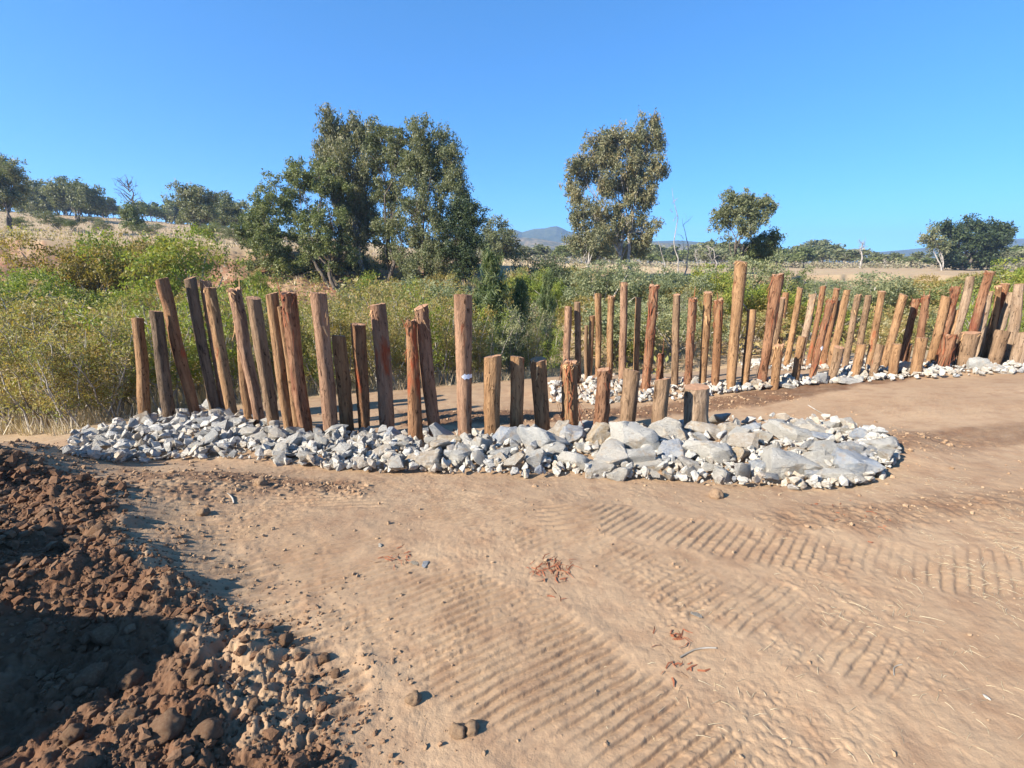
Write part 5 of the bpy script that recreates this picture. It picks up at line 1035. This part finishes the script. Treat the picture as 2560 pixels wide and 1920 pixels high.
LM3 = [(-40, 'at the left edge of the photo'), (35, 'behind the tall left gum'), (95, 'behind the grey-green crest tree'), (150, 'left of the umbrella-shaped tree'), (195, 'behind the umbrella-shaped tree'), (250, 'right of the umbrella-shaped tree'), (290, 'left of the bare crest tree'), (340, 'behind the bare crest tree'), (390, 'right of the bare crest tree'), (435, 'left of the wide brownish tree'), (505, 'behind the wide brownish tree'), (570, 'behind the small rounded tree'), (640, 'left of the central clump'), (1150, 'right of the near-black tree'), (1245, 'behind the round grey-green tree'), (1330, 'below the far blue peak'), (1400, 'right of the far blue peak'), (1472, 'behind the white-trunked short gum'), (1568, 'behind the tall sparse gum'), (1625, 'right of the tall sparse gum'), (1690, 'behind the tall white dead trunk'), (1750, 'right of the white dead trunks'), (1845, 'behind the windswept tree'), (1940, 'just right of the windswept tree'), (2010, 'a little right of the windswept tree'), (2080, 'left of the bleached dead tree'), (2150, 'behind the bleached dead tree'), (2210, 'by the small bleached dead tree'), (2280, 'left of the thin half-bare tree'), (2345, 'behind the thin half-bare tree'), (2405, 'behind the broad spreading tree'), (2500, 'right of the broad spreading tree'), (2580, 'at the right edge of the photo')]
def near3(px): return min(LM3, key=lambda q: abs(q[0] - px))[1]
FAR = [far_proto(s) for s in range(7)]; rg = np.random.RandomState(71)
def far_tree(a, t, toppy, wr, grp, lab, lm, bk):
    P0 = unproj(a, 680, t); Zg = float(macro(np.array([P0[0]]), np.array([P0[1]]))[0]); b_, c_ = ray(a, toppy)[1:]; h = float(CAMH + c_ * (P0[1] / b_) - Zg); h = max(h, .02 * t)
    place_plant('far_tree', FAR, rg.randint(7), P0[0], P0[1], Zg, h * wr, h, rg.uniform(0, 6.28), lm, bk, lab, 'tree', grp, ('crown', 'trunk'))
env_px = [1160, 1200, 1260, 1330, 1380, 1450, 1640, 1700, 1780, 1900, 1960, 2000, 2060, 2090, 2120, 2160, 2190, 2230, 2290, 2330, 2400, 2500, 2560]; env_py = [630, 618, 625, 618, 622, 600, 615, 615, 605, 610, 628, 612, 602, 608, 632, 636, 632, 640, 636, 645, 640, 632, 615]
for k in range(180):
    a = rg.uniform(1100, 2640); t = rg.uniform(125, 210); tp = np.interp(a, env_px, env_py) + rg.uniform(-8, 22); zone = near3(a)
    far_tree(a, t, tp, rg.uniform(1.3, 2.1), 'tree line on the far plain', ('nearer' if t < 165 else 'farther') + ' small tree of the far tree line, ' + zone, L_gum if rg.rand() < .6 else L_olive, B_pale if rg.rand() < .4 else B_dark)
for k in range(85):
    a = rg.uniform(-60, 660); t = rg.uniform(135, 160); tp = np.interp(a, [-60, 60, 130, 250, 330, 420, 520, 640], [470, 480, 470, 490, 498, 500, 512, 530]) + rg.uniform(-6, 24)
    far_tree(a, t, tp, rg.uniform(.9, 1.5), 'trees on the hill crest', ('nearer' if t < 147 else 'farther') + ' small tree on the hill crest, ' + near3(a), L_gum if rg.rand() < .6 else L_olive, B_dark)
# low scrub and grass: uncountable
def tufts(X, Y, Z, h, rg, nb=7, w=.04):
    n = len(X) * nb; i = np.repeat(np.arange(len(X)), nb); a = rg.uniform(0, 6.28, n); H = h[i] * rg.uniform(.5, 1.2, n); sp = rg.uniform(.1, .7, n) * H; p0 = np.stack([X[i] + rg.normal(0, 1, n) * h[i] * .25, Y[i] + rg.normal(0, 1, n) * h[i] * .25, Z[i] - .02], 1)
    p1 = p0 + np.stack([np.cos(a) * sp, np.sin(a) * sp, H], 1); b = rg.uniform(0, 6.28, n); o_ = np.stack([np.cos(b), np.sin(b), b * 0], 1) * (H * w)[:, None]; V = np.stack([p0 - o_, p0 + o_, p1], 1).reshape(-1, 3); return V, np.arange(n * 3).reshape(n, 3), np.repeat(np.clip(rg.rand(len(X))[i] + rg.normal(0, .1, n), 0, 1), 3)
rg = np.random.RandomState(81); n = 5200; px = rg.uniform(-300, 2850, n); e = np.interp(px, edge_px, edge_py); X0, Y0, t0 = ground_hit(px, e); bk_ = rg.uniform(-.35, 5, n) ; sc = (Y0 + bk_) / Y0; X, Y = X0 * sc, Y0 * sc
V, F, T = tufts(X, Y, macro(X, Y), rg.uniform(.1, .32, n), rg, 9, .03); o = link('dry_grass', mesh_np('dry_grass', V, F, False, {'tint': T}, L_straw)); tag(o, 'dry grass and dead stalks along the foot of the thicket', 'dry grass', kind='stuff')
n = 9000; X = rg.uniform(-1.25, .35, n); Y = rg.uniform(30, 150, n) ; X = X * Y; V, F, T = tufts(X, Y, macro(X, Y) + detail(X, Y, macro(X, Y))[0], rg.uniform(.15, .5, n), rg, 5, .12); o = link('hill_grass', mesh_np('hill_grass', V, F, False, {'tint': T}, L_straw)); tag(o, 'dry yellow grass tussocks covering the hill slope', 'dry grass', kind='stuff')
n = 420; cc = []; X = rg.uniform(-1.3, 1.4, n); Y = rg.uniform(16, 44, n); X = X * Y; Z = macro(X, Y); cc = np.stack([X, Y, Z + rg.uniform(.2, .8, n)], 1); c, ti = clusters(cc, 130, .55, rg, (1.3, 1.3, .6)); V, F, T = leaves(c, .085, rg, 2.2, 0, ti)
o = link('undergrowth', mesh_np('undergrowth', V, F, False, {'tint': T}, L_thick)); tag(o, 'low yellow-green scrub covering the creek bed behind the saplings', 'undergrowth', kind='stuff')
n = 500; X = rg.uniform(-.1, 1.25, n); Y = rg.uniform(118, 150, n); X = X * Y; cc = np.stack([X, Y, macro(X, Y) + rg.uniform(.1, 1.2, n)], 1); c, ti = clusters(cc, 24, .6, rg, (1.4, 1, .8)); V, F, T = leaves(c, .3, rg, 1.6, 0, ti)
o = link('plain_scrub', mesh_np('plain_scrub', V, F, False, {'tint': T}, leaf_mat('dry_scrub_leaves', [(0.16, 0.14, 0.08), (0.30, 0.25, 0.16), (0.22, 0.21, 0.12), (0.12, 0.13, 0.06)], .1))); tag(o, 'dry brown scrub at the foot of the far tree line', 'scrub', kind='stuff')

# ------------------------------------------------------------------ haze
bm = bmesh.new(); bmesh.ops.create_cube(bm, size=1); me = bpy.data.meshes.new('haze'); bm.to_mesh(me); bm.free(); hz = link('haze', me); hz.scale = (5200, 5200, 185); hz.location = (0, 0, 185 / 2 - 30); tag(hz, kind='stuff')
m = bpy.data.materials.new('haze_air'); m.use_nodes = True; nt = m.node_tree; nt.nodes.clear(); out = nt.nodes.new('ShaderNodeOutputMaterial'); pv = nt.nodes.new('ShaderNodeVolumePrincipled')
pv.inputs['Density'].default_value = 0.00032; pv.inputs['Color'].default_value = (0.42, 0.64, 1.0, 1); pv.inputs['Anisotropy'].default_value = 0.2; nt.links.new(pv.outputs[0], out.inputs['Volume']); me.materials.append(m)
scene.cycles.volume_bounces = 1; scene.cycles.max_bounces = 6; scene.cycles.diffuse_bounces = 3; scene.cycles.transmission_bounces = 3
